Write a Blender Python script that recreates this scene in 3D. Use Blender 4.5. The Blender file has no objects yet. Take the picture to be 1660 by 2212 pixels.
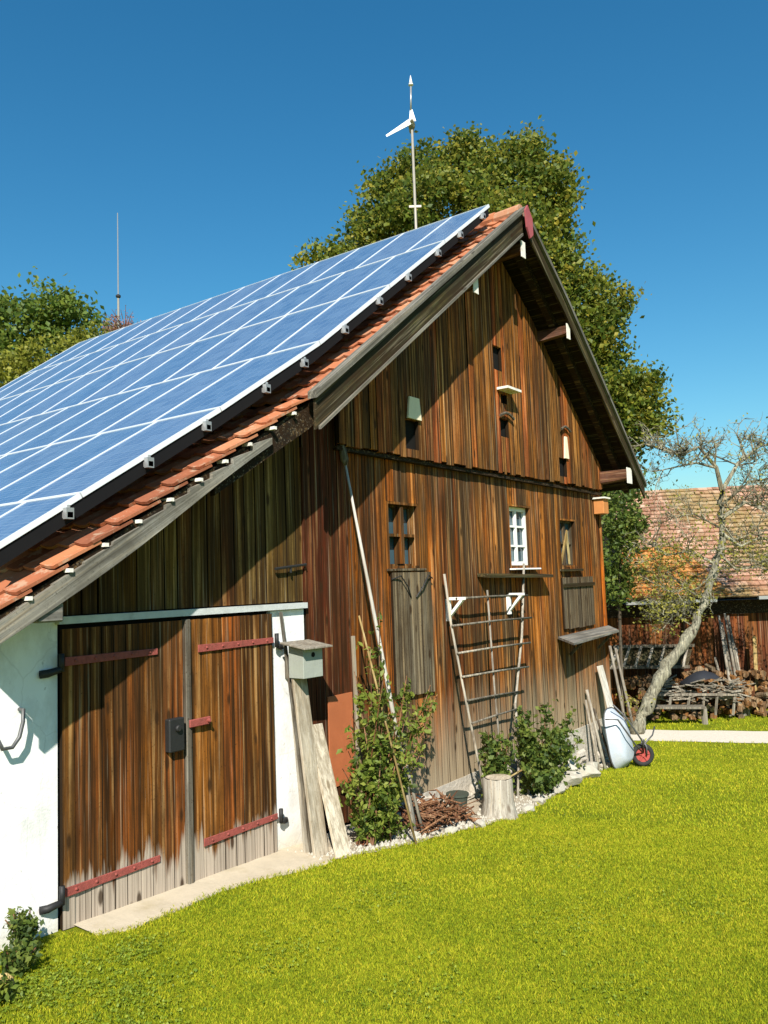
import bpy, math, random
import numpy as np
from mathutils import Vector, Matrix, noise
random.seed(7); rng=np.random.default_rng(7)
scene=bpy.context.scene
COL=scene.collection

# ------------------------------------------------------------------ camera
H=2.5
VA=np.array([-1620.,1345.]); VB=np.array([2111.,1210.]); CC=np.array([830.,1106.])
FL=math.sqrt(-np.dot(VA-CC,VB-CC))
def _ray(u,v): return np.array([u-CC[0],-(v-CC[1]),-FL])
_Y=_ray(*VA); _Y/=np.linalg.norm(_Y); _X=_ray(*VB); _X/=np.linalg.norm(_X); _Z=np.cross(_X,_Y)
ROT=np.array([_X,_Y,_Z])
CAM=np.array([-5.799,-5.531,2.5])
def gz(x,y=0):
    "terrain height: the lawn falls gently towards the far yard"
    if x<0: return -.04*max(x,-12)
    if x<9: return -.095*x
    return -.855-.02*(min(x,20)-9)
def wp(u,v,y=0.):
    "point of the vertical plane y=const (measuring on the facade)"
    d=ROT@_ray(u,v); t=(y-CAM[1])/d[1]; return Vector(CAM+t*d)
FW=np.array([.8109,.5851,0])
def dp(u,v,dist):
    d=ROT@_ray(u,v); t=dist/np.dot(d,FW); return Vector(CAM+t*d)
cam=bpy.data.cameras.new('camera'); co=bpy.data.objects.new('camera',cam); COL.objects.link(co)
M=Matrix([[*ROT[i],CAM[i]] for i in range(3)]+[[0,0,0,1]]); co.matrix_world=M
cam.sensor_fit='VERTICAL'; cam.sensor_height=36; cam.lens=FL/2212*36; cam.clip_end=2000; cam.clip_start=.05
scene.camera=co
scene.render.resolution_x=768; scene.render.resolution_y=1024

# ------------------------------------------------------------------ light
SUN=Vector((-1.35,-1,1.42)).normalized()
elev=math.asin(SUN.z); azim=math.atan2(SUN.x,SUN.y)
w=bpy.data.worlds.new('World'); scene.world=w; w.use_nodes=True
nt=w.node_tree; bg=nt.nodes['Background']
sky=nt.nodes.new('ShaderNodeTexSky'); sky.sky_type='NISHITA'; sky.sun_disc=False
sky.sun_elevation=elev; sky.sun_rotation=azim; sky.air_density=1.3; sky.dust_density=.25; sky.ozone_density=2.0
hs=nt.nodes.new('ShaderNodeHueSaturation'); hs.inputs['Saturation'].default_value=1.36; hs.inputs['Hue'].default_value=.489
nt.links.new(sky.outputs[0],hs.inputs['Color']); mm_=nt.nodes.new('ShaderNodeMix'); mm_.data_type='RGBA'; mm_.blend_type='MULTIPLY'; mm_.inputs[0].default_value=1; mm_.inputs[7].default_value=(.70,1.03,1.15,1); nt.links.new(hs.outputs[0],mm_.inputs[6]); nt.links.new(mm_.outputs[2],bg.inputs[0]); bg.inputs[1].default_value=.063
sl=bpy.data.lights.new('sun','SUN'); sl.energy=5.0; sl.angle=math.radians(.5); sl.color=(1,.94,.84)
so=bpy.data.objects.new('sun',sl); COL.objects.link(so); so.rotation_euler=SUN.to_track_quat('Z','Y').to_euler(); so.location=(-20,-15,18)
scene.view_settings.view_transform='Standard'; scene.view_settings.look='None'
scene.view_settings.exposure=.8; scene.view_settings.gamma=1

# ------------------------------------------------------------------ objects
def tag(o,label=None,cat=None,group=None,kind=None):
    if label: o['label']=label
    if cat: o['category']=cat
    if group: o['group']=group
    if kind: o['kind']=kind
    return o
def empty(name,loc=(0,0,0),rz=0,**k):
    o=bpy.data.objects.new(name,None); COL.objects.link(o); o.location=loc; o.rotation_euler=(0,0,rz); o.empty_display_size=.2
    return tag(o,**k)
class MB:
    def __init__(s): s.v=[]; s.f=[]; s.t=[]; s.uv=None; s.mi=[]
    def add(s,vs,fs,t=0.5,mi=0):
        b=len(s.v); s.v+= [tuple(p) for p in vs]; s.f+=[tuple(i+b for i in f) for f in fs]; s.t+=[t]*len(vs); s.mi+=[mi]*len(fs)
    def box(s,x0,x1,y0,y1,z0,z1,t=.5):
        s.hexa([(x0,y0,z0),(x1,y0,z0),(x1,y1,z0),(x0,y1,z0),(x0,y0,z1),(x1,y0,z1),(x1,y1,z1),(x0,y1,z1)],t)
    def hexa(s,v,t=.5,edge=0):
        s.add(v,[(0,3,2,1),(4,5,6,7),(0,1,5,4),(1,2,6,5),(2,3,7,6),(3,0,4,7)],t)
        if edge: s.mi[-3]=edge; s.mi[-1]=edge
    def bar(s,a,b,wd,th,up=(0,0,1),t=.5,bev=0):
        "rectangular bar from a to b: width wd across, thickness th along 'up'"
        a=Vector(a); b=Vector(b); d=(b-a).normalized(); up=Vector(up); x=d.cross(up)
        if x.length<1e-4: x=Vector((1,0,0))
        x.normalize(); n=x.cross(d).normalized(); x=x*wd/2; n=n*th/2
        s.hexa([a-x-n,a+x-n,b+x-n,b-x-n,a-x+n,a+x+n,b+x+n,b-x+n],t)
    def tube(s,pts,rad,n=8,t=.5,cap=True,jit=0):
        pts=[Vector(p) for p in pts]
        if not hasattr(rad,'__len__'): rad=[rad]*len(pts)
        vs=[];fs=[]; prev=None
        for i,p in enumerate(pts):
            d=(pts[min(i+1,len(pts)-1)]-pts[max(i-1,0)]); d=d.normalized() if d.length>1e-9 else Vector((0,0,1))
            if prev is None:
                u=d.orthogonal().normalized()
            else:
                u=prev-d*prev.dot(d); u=u.normalized() if u.length>1e-6 else d.orthogonal().normalized()
            prev=u; v=d.cross(u)
            for k in range(n):
                a=2*math.pi*k/n; r=rad[i]*(1+(random.uniform(-jit,jit) if jit else 0)); vs.append(p+(u*math.cos(a)+v*math.sin(a))*r)
        for i in range(len(pts)-1):
            for k in range(n):
                fs.append((i*n+k,i*n+(k+1)%n,(i+1)*n+(k+1)%n,(i+1)*n+k))
        if cap: fs.append(tuple(range(n-1,-1,-1))); fs.append(tuple(range((len(pts)-1)*n,len(pts)*n)))
        s.add(vs,fs,t)
    def build(s,name,m,parent=None,smooth=False,bevel=0,**k):
        me=bpy.data.meshes.new(name); me.from_pydata([tuple(map(float,p)) for p in s.v],[],s.f)
        at=me.attributes.new('tint','FLOAT','POINT'); at.data.foreach_set('value',np.array(s.t,dtype=np.float32))
        for mm in (m if isinstance(m,(list,tuple)) else [m]): me.materials.append(mm)
        if any(s.mi): me.polygons.foreach_set('material_index',s.mi)
        if smooth: me.polygons.foreach_set('use_smooth',[True]*len(me.polygons))
        me.update()
        o=bpy.data.objects.new(name,me); COL.objects.link(o)
        if parent:
            o.parent=parent
        if bevel:
            b=o.modifiers.new('bevel','BEVEL'); b.width=bevel; b.segments=1; b.limit_method='ANGLE'
        return tag(o,**k)
def origin(o,loc):
    "put a top-level mesh's origin at its base"
    loc=Vector(loc); o.data.transform(Matrix.Translation(-loc)); o.location=loc; return o
def into(root,objs): pass
def npmesh(name,V,F,T,m,parent=None,**k):
    me=bpy.data.meshes.new(name); nv=len(V); nf=len(F); L=F.shape[1]
    me.vertices.add(nv); me.vertices.foreach_set('co',V.astype(np.float32).ravel())
    me.loops.add(nf*L); me.loops.foreach_set('vertex_index',F.astype(np.int32).ravel())
    me.polygons.add(nf); me.polygons.foreach_set('loop_start',np.arange(0,nf*L,L,dtype=np.int32))
    me.update(calc_edges=True)
    at=me.attributes.new('tint','FLOAT','POINT'); at.data.foreach_set('value',T.astype(np.float32))
    me.materials.append(m)
    o=bpy.data.objects.new(name,me); COL.objects.link(o)
    if parent: o.parent=parent
    return tag(o,**k)

# ------------------------------------------------------------------ materials
class NM:
    def __init__(s,name):
        s.m=bpy.data.materials.new(name); s.m.use_nodes=True; s.t=s.m.node_tree; s.b=s.t.nodes['Principled BSDF']
        s.out=s.t.nodes['Material Output']
    def n(s,ty,**k):
        x=s.t.nodes.new(ty)
        for a,b in k.items(): setattr(x,a,b)
        return x
    def l(s,a,b): s.t.links.new(a,b)
    def coord(s,scale=(1,1,1),kind='Object',loc=(0,0,0)):
        c=s.n('ShaderNodeTexCoord'); mp=s.n('ShaderNodeMapping'); mp.inputs['Scale'].default_value=scale; mp.inputs['Location'].default_value=loc
        src=c.outputs[kind]
        if getattr(s,'rot',0):
            vr=s.n('ShaderNodeVectorRotate'); vr.rotation_type='Y_AXIS'; vr.inputs['Angle'].default_value=s.rot; s.l(src,vr.inputs['Vector']); src=vr.outputs[0]
        s.l(src,mp.inputs[0]); return mp.outputs[0]
    def noise(s,vec,scale=5,detail=4,rough=.55,dist=0):
        x=s.n('ShaderNodeTexNoise'); x.inputs['Scale'].default_value=scale; x.inputs['Detail'].default_value=detail
        x.inputs['Roughness'].default_value=rough; x.inputs['Distortion'].default_value=dist
        if vec: s.l(vec,x.inputs['Vector'])
        return x.outputs['Fac']
    def ramp(s,fac,stops,interp='LINEAR'):
        r=s.n('ShaderNodeValToRGB'); e=r.color_ramp.elements; r.color_ramp.interpolation=interp
        while len(e)<len(stops): e.new(.5)
        for i,(p,c) in enumerate(stops):
            e[i].position=p; e[i].color=(*c,1) if len(c)==3 else c
        s.l(fac,r.inputs[0]); return r.outputs[0]
    def mix(s,a,b,fac,mode='MIX'):
        x=s.n('ShaderNodeMix',data_type='RGBA',blend_type=mode)
        for k,v in ((0,fac),(6,a),(7,b)):
            if hasattr(v,'node'): s.l(v,x.inputs[k])
            elif k==0: x.inputs[0].default_value=v
            else: x.inputs[k].default_value=(*v,1)
        return x.outputs[2]
    def math(s,op,a,b=None,clamp=False):
        x=s.n('ShaderNodeMath',operation=op,use_clamp=clamp)
        for k,v in ((0,a),(1,b)):
            if v is None: continue
            if hasattr(v,'node'): s.l(v,x.inputs[k])
            else: x.inputs[k].default_value=v
        return x.outputs[0]
    def attr(s,name='tint'):
        a=s.n('ShaderNodeAttribute',attribute_name=name); return a.outputs['Fac']
    def bump(s,h,strength=.4,dist=.01):
        b=s.n('ShaderNodeBump'); b.inputs['Strength'].default_value=strength; b.inputs['Distance'].default_value=dist
        s.l(h,b.inputs['Height']); s.l(b.outputs[0],s.b.inputs['Normal'])
    def fin(s,col,rough=.8,spec=.3,metal=0):
        if hasattr(col,'node'): s.l(col,s.b.inputs['Base Color'])
        else: s.b.inputs['Base Color'].default_value=(*col,1)
        if hasattr(rough,'node'): s.l(rough,s.b.inputs['Roughness'])
        else: s.b.inputs['Roughness'].default_value=rough
        s.b.inputs['Specular IOR Level'].default_value=spec; s.b.inputs['Metallic'].default_value=metal
        return s.m
BW=(0,0,0),(1,1,1)
def wood(name,stops,grey=(.22,.19,.13),greyamt=.5,bleach=None,sc=(1,1,1),dark=(.03,.015,.006),rough=.75,streak=.7,axis='z',coarse=.6,lite=.16,boardvar=.75,gain=1,rot=0):
    k=NM(name); k.rot=math.radians(rot)
    s0={'z':(16,16,.22),'x':(.22,16,16),'y':(16,.22,16)}[axis]
    v=k.coord(s0); fine=k.noise(v,3.2,5,.6,0)
    s1={'z':(9,9,.45),'x':(.45,9,9),'y':(9,.45,9)}[axis]
    v2=k.coord(s1,loc=(3,1,7)); mid=k.noise(v2,1.6,4,.6)
    tint=k.attr()
    stops=[(p_,tuple(q_*gain for q_ in c_)) for p_,c_ in stops]
    base=k.ramp(k.math('ADD',k.math('MULTIPLY',mid,.42),k.math('MULTIPLY',tint,.72)),stops)
    big=k.noise(k.coord((1,1,.55),loc=(5,2,1)),1.1,3,.6)
    gm=k.ramp(k.math('ADD',k.math('MULTIPLY',big,.7),k.math('MULTIPLY',k.noise(k.coord((14,14,.5),loc=(9,9,2)),1.5,3),.45)),[(.50,(0,0,0)),(.72,(1,1,1))])
    t2=k.math('FRACT',k.math('MULTIPLY',tint,7.37)); t3=k.math('FRACT',k.math('MULTIPLY',tint,13.7))
    c=k.mix(base,grey,k.math('MULTIPLY',k.math('ADD',gm,k.math('MULTIPLY',k.math('SUBTRACT',t2,.5),.9),True),greyamt))
    s2={'z':(6,6,.13),'x':(.13,6,6),'y':(6,.13,6)}[axis]
    co_=k.noise(k.coord(s2,loc=(11,4,9)),4.2,4,.6,0)
    c=k.mix(k.mix(c,dark,coarse),c,k.ramp(co_,[(.38,(0,0,0)),(.56,(1,1,1))]))
    c=k.mix(c,k.mix(c,(1,.62,.25),lite),k.ramp(co_,[(.56,(0,0,0)),(.68,(1,1,1))]))
    c=k.mix(c,k.mix(c,(0,0,0),.55),k.math('MULTIPLY',t3,boardvar))
    pt_=k.ramp(k.noise(k.coord({'z':(2.2,2.2,.8),'x':(.8,2.2,2.2),'y':(2.2,.8,2.2)}[axis],loc=(1,6,3)),1.6,6,.7),[(.44,(0,0,0)),(.62,(1,1,1))])
    c=k.mix(c,k.mix(c,dark,.5),pt_)
    gr_=k.ramp(k.noise(k.coord(loc=(3,8,3)),55,3,.6),[(.60,(0,0,0)),(.72,(1,1,1))]); c=k.mix(c,k.mix(c,dark,.7),gr_)
    if bleach:
        z0,z1,colr=bleach
        sep=k.n('ShaderNodeSeparateXYZ'); k.l(k.coord(),sep.inputs[0])
        mr=k.n('ShaderNodeMapRange'); k.l(k.math('ADD',sep.outputs[2],k.math('MULTIPLY',k.math('SUBTRACT',k.noise(k.coord((7,7,.6)),2.,4),.5),.9)),mr.inputs[0])
        mr.inputs[1].default_value=z0; mr.inputs[2].default_value=z1; mr.inputs[3].default_value=1; mr.inputs[4].default_value=0
        c=k.mix(c,colr,mr.outputs[0])
    st=k.ramp(fine,[(.30,(0,0,0)),(.52,(1,1,1))])
    c=k.mix(k.mix(c,dark,streak),c,st)
    hi=k.ramp(fine,[(.58,(0,0,0)),(.75,(1,1,1))])
    c=k.mix(c,k.mix(c,(1,.85,.6),.22),hi)
    vk=k.n('ShaderNodeTexVoronoi'); vk.inputs['Scale'].default_value=1; k.l(k.coord({'z':(6,6,2.2),'x':(2.2,6,6),'y':(6,2.2,6)}[axis]),vk.inputs['Vector'])
    kn=k.ramp(vk.outputs['Distance'],[(.09,(1,1,1)),(.17,(0,0,0))])
    c=k.mix(c,dark,k.math('MULTIPLY',kn,.85))
    k.bump(fine,.5,.006)
    return k.fin(c,rough,.08)
ORANGE=[(.12,(.07,.020,.004)),(.30,(.26,.060,.006)),(.46,(.44,.115,.008)),(.60,(.30,.105,.014)),(.78,(.54,.17,.02)),(1,(.30,.055,.009))]
W={}
W['gable']=wood('gable_boards_wood',ORANGE,grey=(.095,.066,.032),greyamt=.9,bleach=(.05,1.15,(.34,.265,.17)),coarse=.85,lite=.4,gain=1.25)
W['gable_up']=wood('upper_boards_wood',[(.12,(.09,.03,.006)),(.33,(.30,.10,.014)),(.5,(.42,.145,.018)),(.65,(.32,.135,.03)),(.85,(.46,.11,.018)),(1,(.32,.055,.015))],grey=(.11,.075,.034),greyamt=.75,coarse=.85,lite=.4,gain=1.25)
W['lean']=wood('olive_boards_wood',[(.15,(.08,.035,.008)),(.4,(.21,.095,.016)),(.6,(.26,.13,.02)),(.9,(.20,.06,.012))],grey=(.14,.10,.03),greyamt=.7,coarse=.8,lite=.25,gain=.72)
W['red']=wood('red_boards_wood',[(.15,(.06,.012,.006)),(.4,(.16,.030,.010)),(.6,(.20,.045,.012)),(.9,(.13,.03,.01))],grey=(.12,.05,.02),greyamt=.4,coarse=.8,lite=.2,gain=.8)
W['door']=wood('door_boards_wood',[(.15,(.05,.018,.004)),(.36,(.19,.058,.008)),(.5,(.33,.115,.016)),(.65,(.23,.095,.02)),(.8,(.40,.09,.010)),(1,(.20,.075,.018))],grey=(.085,.058,.024),greyamt=.75,bleach=(.30,.42,(.40,.33,.26)),coarse=.88,lite=.42,gain=1.2)
W['grey']=wood('weathered_grey_wood',[(.1,(.10,.085,.06)),(.5,(.20,.17,.12)),(1,(.30,.26,.2))],grey=(.30,.30,.27),greyamt=.6)
W['greyx']=wood('weathered_grey_beam',[(.1,(.16,.14,.11)),(.5,(.27,.25,.21)),(1,(.38,.36,.31))],grey=(.4,.4,.38),greyamt=.6,axis='x',dark=(.06,.055,.045))
W['barge']=wood('dark_barge_wood',[(.1,(.028,.024,.016)),(.5,(.05,.043,.027)),(1,(.085,.07,.045))],grey=(.075,.085,.03),greyamt=.7,axis='x')
W['pale']=wood('pale_plank_wood',[(.1,(.45,.38,.27)),(.5,(.58,.50,.38)),(1,(.70,.62,.49))],grey=(.42,.39,.34),greyamt=.55,dark=(.2,.15,.09),streak=.6)
_B=[(.1,(.028,.024,.016)),(.5,(.05,.043,.027)),(1,(.085,.07,.045))]; _G=[(.1,(.15,.13,.10)),(.5,(.25,.23,.19)),(1,(.36,.34,.29))]
for nm_,an_ in (('l',36.5),('r',-38.5),('n',31.5)):
    W['barge_'+nm_]=wood('dark_verge_wood_'+nm_,_B,grey=(.075,.085,.03),greyamt=.7,axis='x',rot=an_)
    W['grey_'+nm_]=wood('grey_verge_wood_'+nm_,_G,grey=(.34,.34,.31),greyamt=.6,axis='x',dark=(.05,.045,.035),rot=an_)
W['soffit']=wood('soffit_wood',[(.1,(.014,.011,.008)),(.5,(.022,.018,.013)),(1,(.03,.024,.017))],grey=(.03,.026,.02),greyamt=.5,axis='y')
W['beam']=wood('purlin_wood',[(.1,(.07,.03,.02)),(.5,(.15,.06,.04)),(1,(.2,.1,.06))],grey=(.16,.13,.11),greyamt=.5,axis='y')
W['shutter']=wood('shutter_wood',[(.1,(.10,.07,.04)),(.5,(.17,.13,.08)),(1,(.24,.19,.12))],grey=(.2,.18,.13),greyamt=.6)
W['back']=wood('yard_barn_wood',[(.15,(.05,.014,.006)),(.4,(.17,.035,.012)),(.6,(.25,.065,.015)),(.9,(.33,.11,.025))],grey=(.12,.07,.035),greyamt=.4)
W['pole']=wood('pale_pole_wood',[(.1,(.34,.30,.23)),(.6,(.46,.42,.34)),(1,(.56,.52,.44))],grey=(.36,.34,.29),greyamt=.6,dark=(.14,.11,.08),streak=.5)
W['stick']=wood('grey_stick_wood',[(.1,(.20,.18,.14)),(.6,(.32,.29,.23)),(1,(.44,.40,.33))],grey=(.28,.27,.23),greyamt=.6,dark=(.07,.055,.04),streak=.6)
W['white']=wood('whitish_wood',[(.1,(.55,.52,.45)),(.6,(.66,.63,.57)),(1,(.72,.70,.64))],grey=(.58,.57,.54),greyamt=.5,dark=(.34,.3,.24),streak=.35)
W['log']=wood('split_firewood',[(.1,(.12,.05,.018)),(.4,(.28,.12,.04)),(.7,(.38,.17,.05)),(1,(.42,.32,.2))],grey=(.22,.2,.15),greyamt=.7,dark=(.04,.025,.01))
W['cane']=wood('yellow_cane_wood',[(.1,(.45,.3,.1)),(.6,(.55,.40,.16)),(1,(.6,.5,.25))],greyamt=.2,dark=(.2,.12,.04),streak=.4)
W['bark']=wood('lichen_bark',[(.1,(.16,.14,.09)),(.5,(.34,.31,.21)),(1,(.50,.48,.35))],grey=(.58,.57,.44),greyamt=.8,dark=(.035,.028,.02),sc=(1,1,1))
W['limb']=wood('mossy_limb_bark',[(.1,(.06,.05,.035)),(.5,(.13,.11,.075)),(1,(.24,.22,.15))],grey=(.3,.3,.2),greyamt=.7,dark=(.03,.025,.02))
W['barkd']=wood('dark_bark',[(.1,(.05,.04,.03)),(.5,(.10,.08,.06)),(1,(.16,.13,.1))],grey=(.15,.15,.12),greyamt=.4)
W['twig']=wood('brown_twig',[(.1,(.14,.05,.025)),(.5,(.26,.11,.05)),(1,(.38,.2,.1))],grey=(.3,.22,.15),greyamt=.4,dark=(.06,.02,.01))

def plain(name,col,rough=.6,spec=.3,metal=0,var=.25,scale=9,bump=.1,dirt=None):
    k=NM(name); v=k.coord(); n=k.noise(v,scale,6,.6)
    c=k.mix([x*(1-var) for x in col],[min(1,x*(1+var*.6)) for x in col],n)
    if dirt:
        g=k.ramp(k.noise(k.coord((1,1,1),loc=(4,4,4)),scale*.35,6,.7),[(.52,(0,0,0)),(.68,(1,1,1))]); c=k.mix(c,dirt,k.math('MULTIPLY',g,.55))
    k.bump(k.noise(k.coord(),scale*4,5,.6),bump,.01)
    return k.fin(c,rough,spec,metal)
# white render with soiling low down
k=NM('white_lime_render'); v=k.coord(); sep=k.n('ShaderNodeSeparateXYZ'); k.l(v,sep.inputs[0])
n1=k.noise(v,5,6,.65); c=k.mix((.74,.74,.73),(.84,.84,.83),n1)
low=k.math('SUBTRACT',.42,k.math('ADD',sep.outputs[2],k.math('MULTIPLY',k.noise(v,3,5,.7),.28)),True)
c=k.mix(c,(.48,.42,.30),k.math('MULTIPLY',low,2.6,True))
sp=k.ramp(k.noise(k.coord((1,1,.8)),16,3,.6),[(.67,(0,0,0)),(.72,(1,1,1))]); c=k.mix(c,(.35,.33,.3),k.math('MULTIPLY',sp,.6))
cr=k.n('ShaderNodeTexVoronoi',feature='DISTANCE_TO_EDGE'); cr.inputs['Scale'].default_value=2.1
k.l(k.mix(v,k.noise(v,6,3),.12),cr.inputs['Vector'])
crk=k.ramp(cr.outputs['Distance'],[(.004,(1,1,1)),(.012,(0,0,0))]); c=k.mix(c,(.3,.28,.25),k.math('MULTIPLY',crk,.18))
st=k.ramp(k.noise(k.coord((1.4,1.4,.7),loc=(2,2,5)),2.6,6,.7),[(.50,(0,0,0)),(.68,(1,1,1))]); c=k.mix(c,(.52,.50,.46),k.math('MULTIPLY',st,.5))
k.bump(k.noise(v,30,6,.6),.35,.01); WHITE=k.fin(c,.9,.1)
# plinth stone
k=NM('plinth_stone'); v=k.coord(); c=k.mix((.30,.27,.22),(.58,.53,.45),k.noise(v,5,6,.65)); k.bump(k.noise(v,12,6,.7),.8,.03); STONE=k.fin(c,.95,.1)
k=NM('rock'); v=k.coord(); c=k.mix((.26,.24,.19),(.52,.49,.42),k.noise(v,7,6,.65)); k.bump(k.noise(v,20,6,.7),.6,.02); ROCK=k.fin(c,.95,.1)
# roof tiles
def tiles(name,stops,moss=.0):
    k=NM(name); v=k.coord(); t=k.attr()
    c=k.ramp(k.math('ADD',k.math('MULTIPLY',t,.75),k.math('MULTIPLY',k.noise(v,7,5,.6),.35)),stops)
    l=k.ramp(k.noise(k.coord(loc=(2,3,4)),9,6,.7),[(.55,(0,0,0)),(.62,(1,1,1))]); c=k.mix(c,(.42,.36,.26),k.math('MULTIPLY',l,.4))
    if moss:
        mz=k.ramp(k.noise(k.coord(loc=(7,1,1)),.55,3,.5),[(.47,(0,0,0)),(.60,(1,1,1))]); c=k.mix(c,(.17,.17,.03),k.math('MULTIPLY',mz,moss))
    k.bump(k.noise(v,30,5,.6),.4,.01); return k.fin(c,.85,.2)
TILE=tiles('clay_tile',[(.1,(.16,.055,.03)),(.4,(.31,.105,.05)),(.7,(.42,.155,.07)),(1,(.38,.20,.12))])
TILE_B=tiles('old_clay_tile',[(.1,(.19,.085,.05)),(.4,(.33,.17,.11)),(.7,(.42,.24,.16)),(1,(.50,.34,.25))],.45)
TILE_O=tiles('orange_clay_tile',[(.1,(.22,.075,.02)),(.4,(.40,.14,.03)),(.7,(.48,.18,.045)),(1,(.46,.24,.10))],.25)
# panels
k=NM('solar_cells'); uv=k.n('ShaderNodeUVMap',uv_map='UVMap'); sp=k.n('ShaderNodeSeparateXYZ'); k.l(uv.outputs[0],sp.inputs[0])
def lines(src,nn,wd):
    fr=k.math('FRACT',k.math('MULTIPLY',src,nn)); return k.math('GREATER_THAN',k.math('ABSOLUTE',k.math('SUBTRACT',fr,.5)),.5-wd)
cell=k.math('MAXIMUM',lines(sp.outputs[0],6,.018),lines(sp.outputs[1],10,.018))
bus=lines(sp.outputs[1],30,.05)
n1=k.noise(k.coord(),2.5,4,.6); cr=k.n('ShaderNodeTexVoronoi'); cr.inputs['Scale'].default_value=45; k.l(k.coord(),cr.inputs['Vector'])
base=k.mix((.045,.11,.225),(.07,.145,.275),k.math('MULTIPLY',k.math('ADD',n1,cr.outputs['Color']),.5))
base=k.mix(base,(.13,.17,.27),k.math('MULTIPLY',k.attr(),.5))
cu=k.math('FLOOR',k.math('MULTIPLY',sp.outputs[0],6)); cv=k.math('FLOOR',k.math('MULTIPLY',sp.outputs[1],10))
wn=k.n('ShaderNodeTexWhiteNoise',noise_dimensions='3D'); cx=k.n('ShaderNodeCombineXYZ'); k.l(cu,cx.inputs[0]); k.l(cv,cx.inputs[1]); k.l(k.attr(),cx.inputs[2]); k.l(cx.outputs[0],wn.inputs[0])
base=k.mix(base,k.mix((.035,.08,.17),(.11,.18,.28),wn.outputs['Value']),.45)
c=k.mix(base,(.17,.24,.34),k.math('MULTIPLY',bus,.6)); c=k.mix(c,(.24,.31,.40),k.math('MULTIPLY',cell,.55))
k.bump(k.noise(k.coord(),1.5,2),.05,.05); CELL=k.fin(c,k.math('ADD',.14,k.math('MULTIPLY',n1,.22)),.5)
ALU=plain('panel_frame_aluminium',(.78,.80,.82),.35,.5,.15,.08)
RAILM=plain('rail_aluminium',(.36,.36,.36),.4,.5,.5,.15)
IRON=plain('black_iron',(.025,.025,.025),.6,.4,.3,.4,30)
STRAP=plain('red_painted_strap',(.30,.075,.06),.75,.2,0,.5,24,.5,(.09,.045,.03))
REDF=plain('faded_red_fascia',(.33,.075,.085),.7,.3,0,.3,6,.2)
ENDP=plain('whitewashed_end_grain',(.74,.71,.64),.8,.2,0,.2,14,.3,(.3,.25,.17))
CREAM=plain('cream_paint',(.75,.66,.48),.7,.3,0,.2,14,.2)
WPAINT=plain('white_window_paint',(.80,.80,.76),.5,.4,0,.1,10,.1)
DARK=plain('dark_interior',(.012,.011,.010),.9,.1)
PANEL=plain('terracotta_board',(.42,.13,.05),.7,.3,0,.3,4,.2,(.3,.16,.06))
BHGREY=plain('pale_grey_green_paint',(.31,.33,.29),.75,.2,0,.18,10,.3,(.3,.33,.26))
BOXO=plain('orange_box_wood',(.5,.2,.06),.7,.3,0,.25,9)
CONC=plain('pale_concrete',(.50,.43,.32),.95,.1,0,.25,7,.4,(.34,.28,.17))
GRAVEL=plain('gravel_bed',(.44,.38,.29),.95,.1,0,.5,22,.9,(.16,.12,.07))
PATHM=plain('pale_gravel_path',(.60,.54,.45),.95,.1,0,.2,14,.5)
GALV=plain('pale_blue_tray_steel',(.42,.47,.53),.5,.4,.1,.2,6,.05,(.45,.42,.36))
RUBBER=plain('tyre_rubber',(.03,.03,.03),.85,.2,0,.3,12)
REDRIM=plain('red_wheel_rim',(.36,.06,.05),.6,.4,0,.2,12)
TUBE=plain('dark_tube_steel',(.11,.11,.11),.5,.5,.4,.3,14)
LINT=plain('worn_white_lintel',(.52,.54,.53),.8,.15,0,.3,12,.3,(.25,.25,.22))
GAPSHADE=plain('black_gap_shade',(.010,.010,.011),.8,.1,0,.2)
EDGEM=plain('blackened_board_edge',(.022,.014,.008),.9,.05,0,.3)
POTM=plain('dark_green_pot',(.05,.06,.045),.6,.3)
TURB=plain('white_turbine_paint',(.8,.81,.83),.4,.5,0,.05)
MASTM=plain('mast_steel',(.34,.31,.26),.5,.5,.3,.2)
TARP=plain('dark_tarp',(.02,.022,.028),.6,.4,0,.3,6)
k=NM('window_glass'); v=k.coord(); k.bump(k.noise(v,4,2),.15,.02)
GLASS=k.fin(k.mix((.02,.045,.06),(.06,.12,.15),k.noise(v,2.5,2)),.06,.6)
def leafm(name,stops,trans=.35):
    k=NM(name); t=k.attr(); c=k.ramp(k.math('ADD',k.math('MULTIPLY',t,.8),k.math('MULTIPLY',k.noise(k.coord(),1.2,3),.25)),stops)
    k.fin(c,.55,.3); tr=k.n('ShaderNodeBsdfTranslucent'); k.l(k.mix(c,(1,1,.25),.15),tr.inputs[0]); mx=k.n('ShaderNodeMixShader'); mx.inputs[0].default_value=trans
    k.l(k.b.outputs[0],mx.inputs[1]); k.l(tr.outputs[0],mx.inputs[2]); k.l(mx.outputs[0],k.out.inputs[0]); return k.m
LEAF_BIG=leafm('lime_tree_leaves',[(.08,(.024,.052,.007)),(.38,(.068,.108,.010)),(.7,(.16,.18,.015)),(.97,(.31,.25,.03))])
LEAF_L=leafm('chestnut_leaves',[(.1,(.035,.07,.012)),(.5,(.085,.14,.018)),(1,(.19,.23,.03))])
LEAF_Y=leafm('yellow_green_leaves',[(.1,(.09,.11,.012)),(.5,(.19,.20,.02)),(1,(.32,.29,.04))])
LEAF_R=leafm('rose_leaves',[(.1,(.045,.075,.012)),(.5,(.12,.17,.02)),(1,(.26,.28,.05))])
LEAF_D=leafm('dark_shrub_leaves',[(.1,(.035,.065,.014)),(.5,(.08,.125,.02)),(1,(.18,.21,.04))])
LEAF_P=leafm('pink_blossom',[(.1,(.16,.07,.07)),(.5,(.30,.14,.15)),(1,(.42,.26,.27))])
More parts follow.
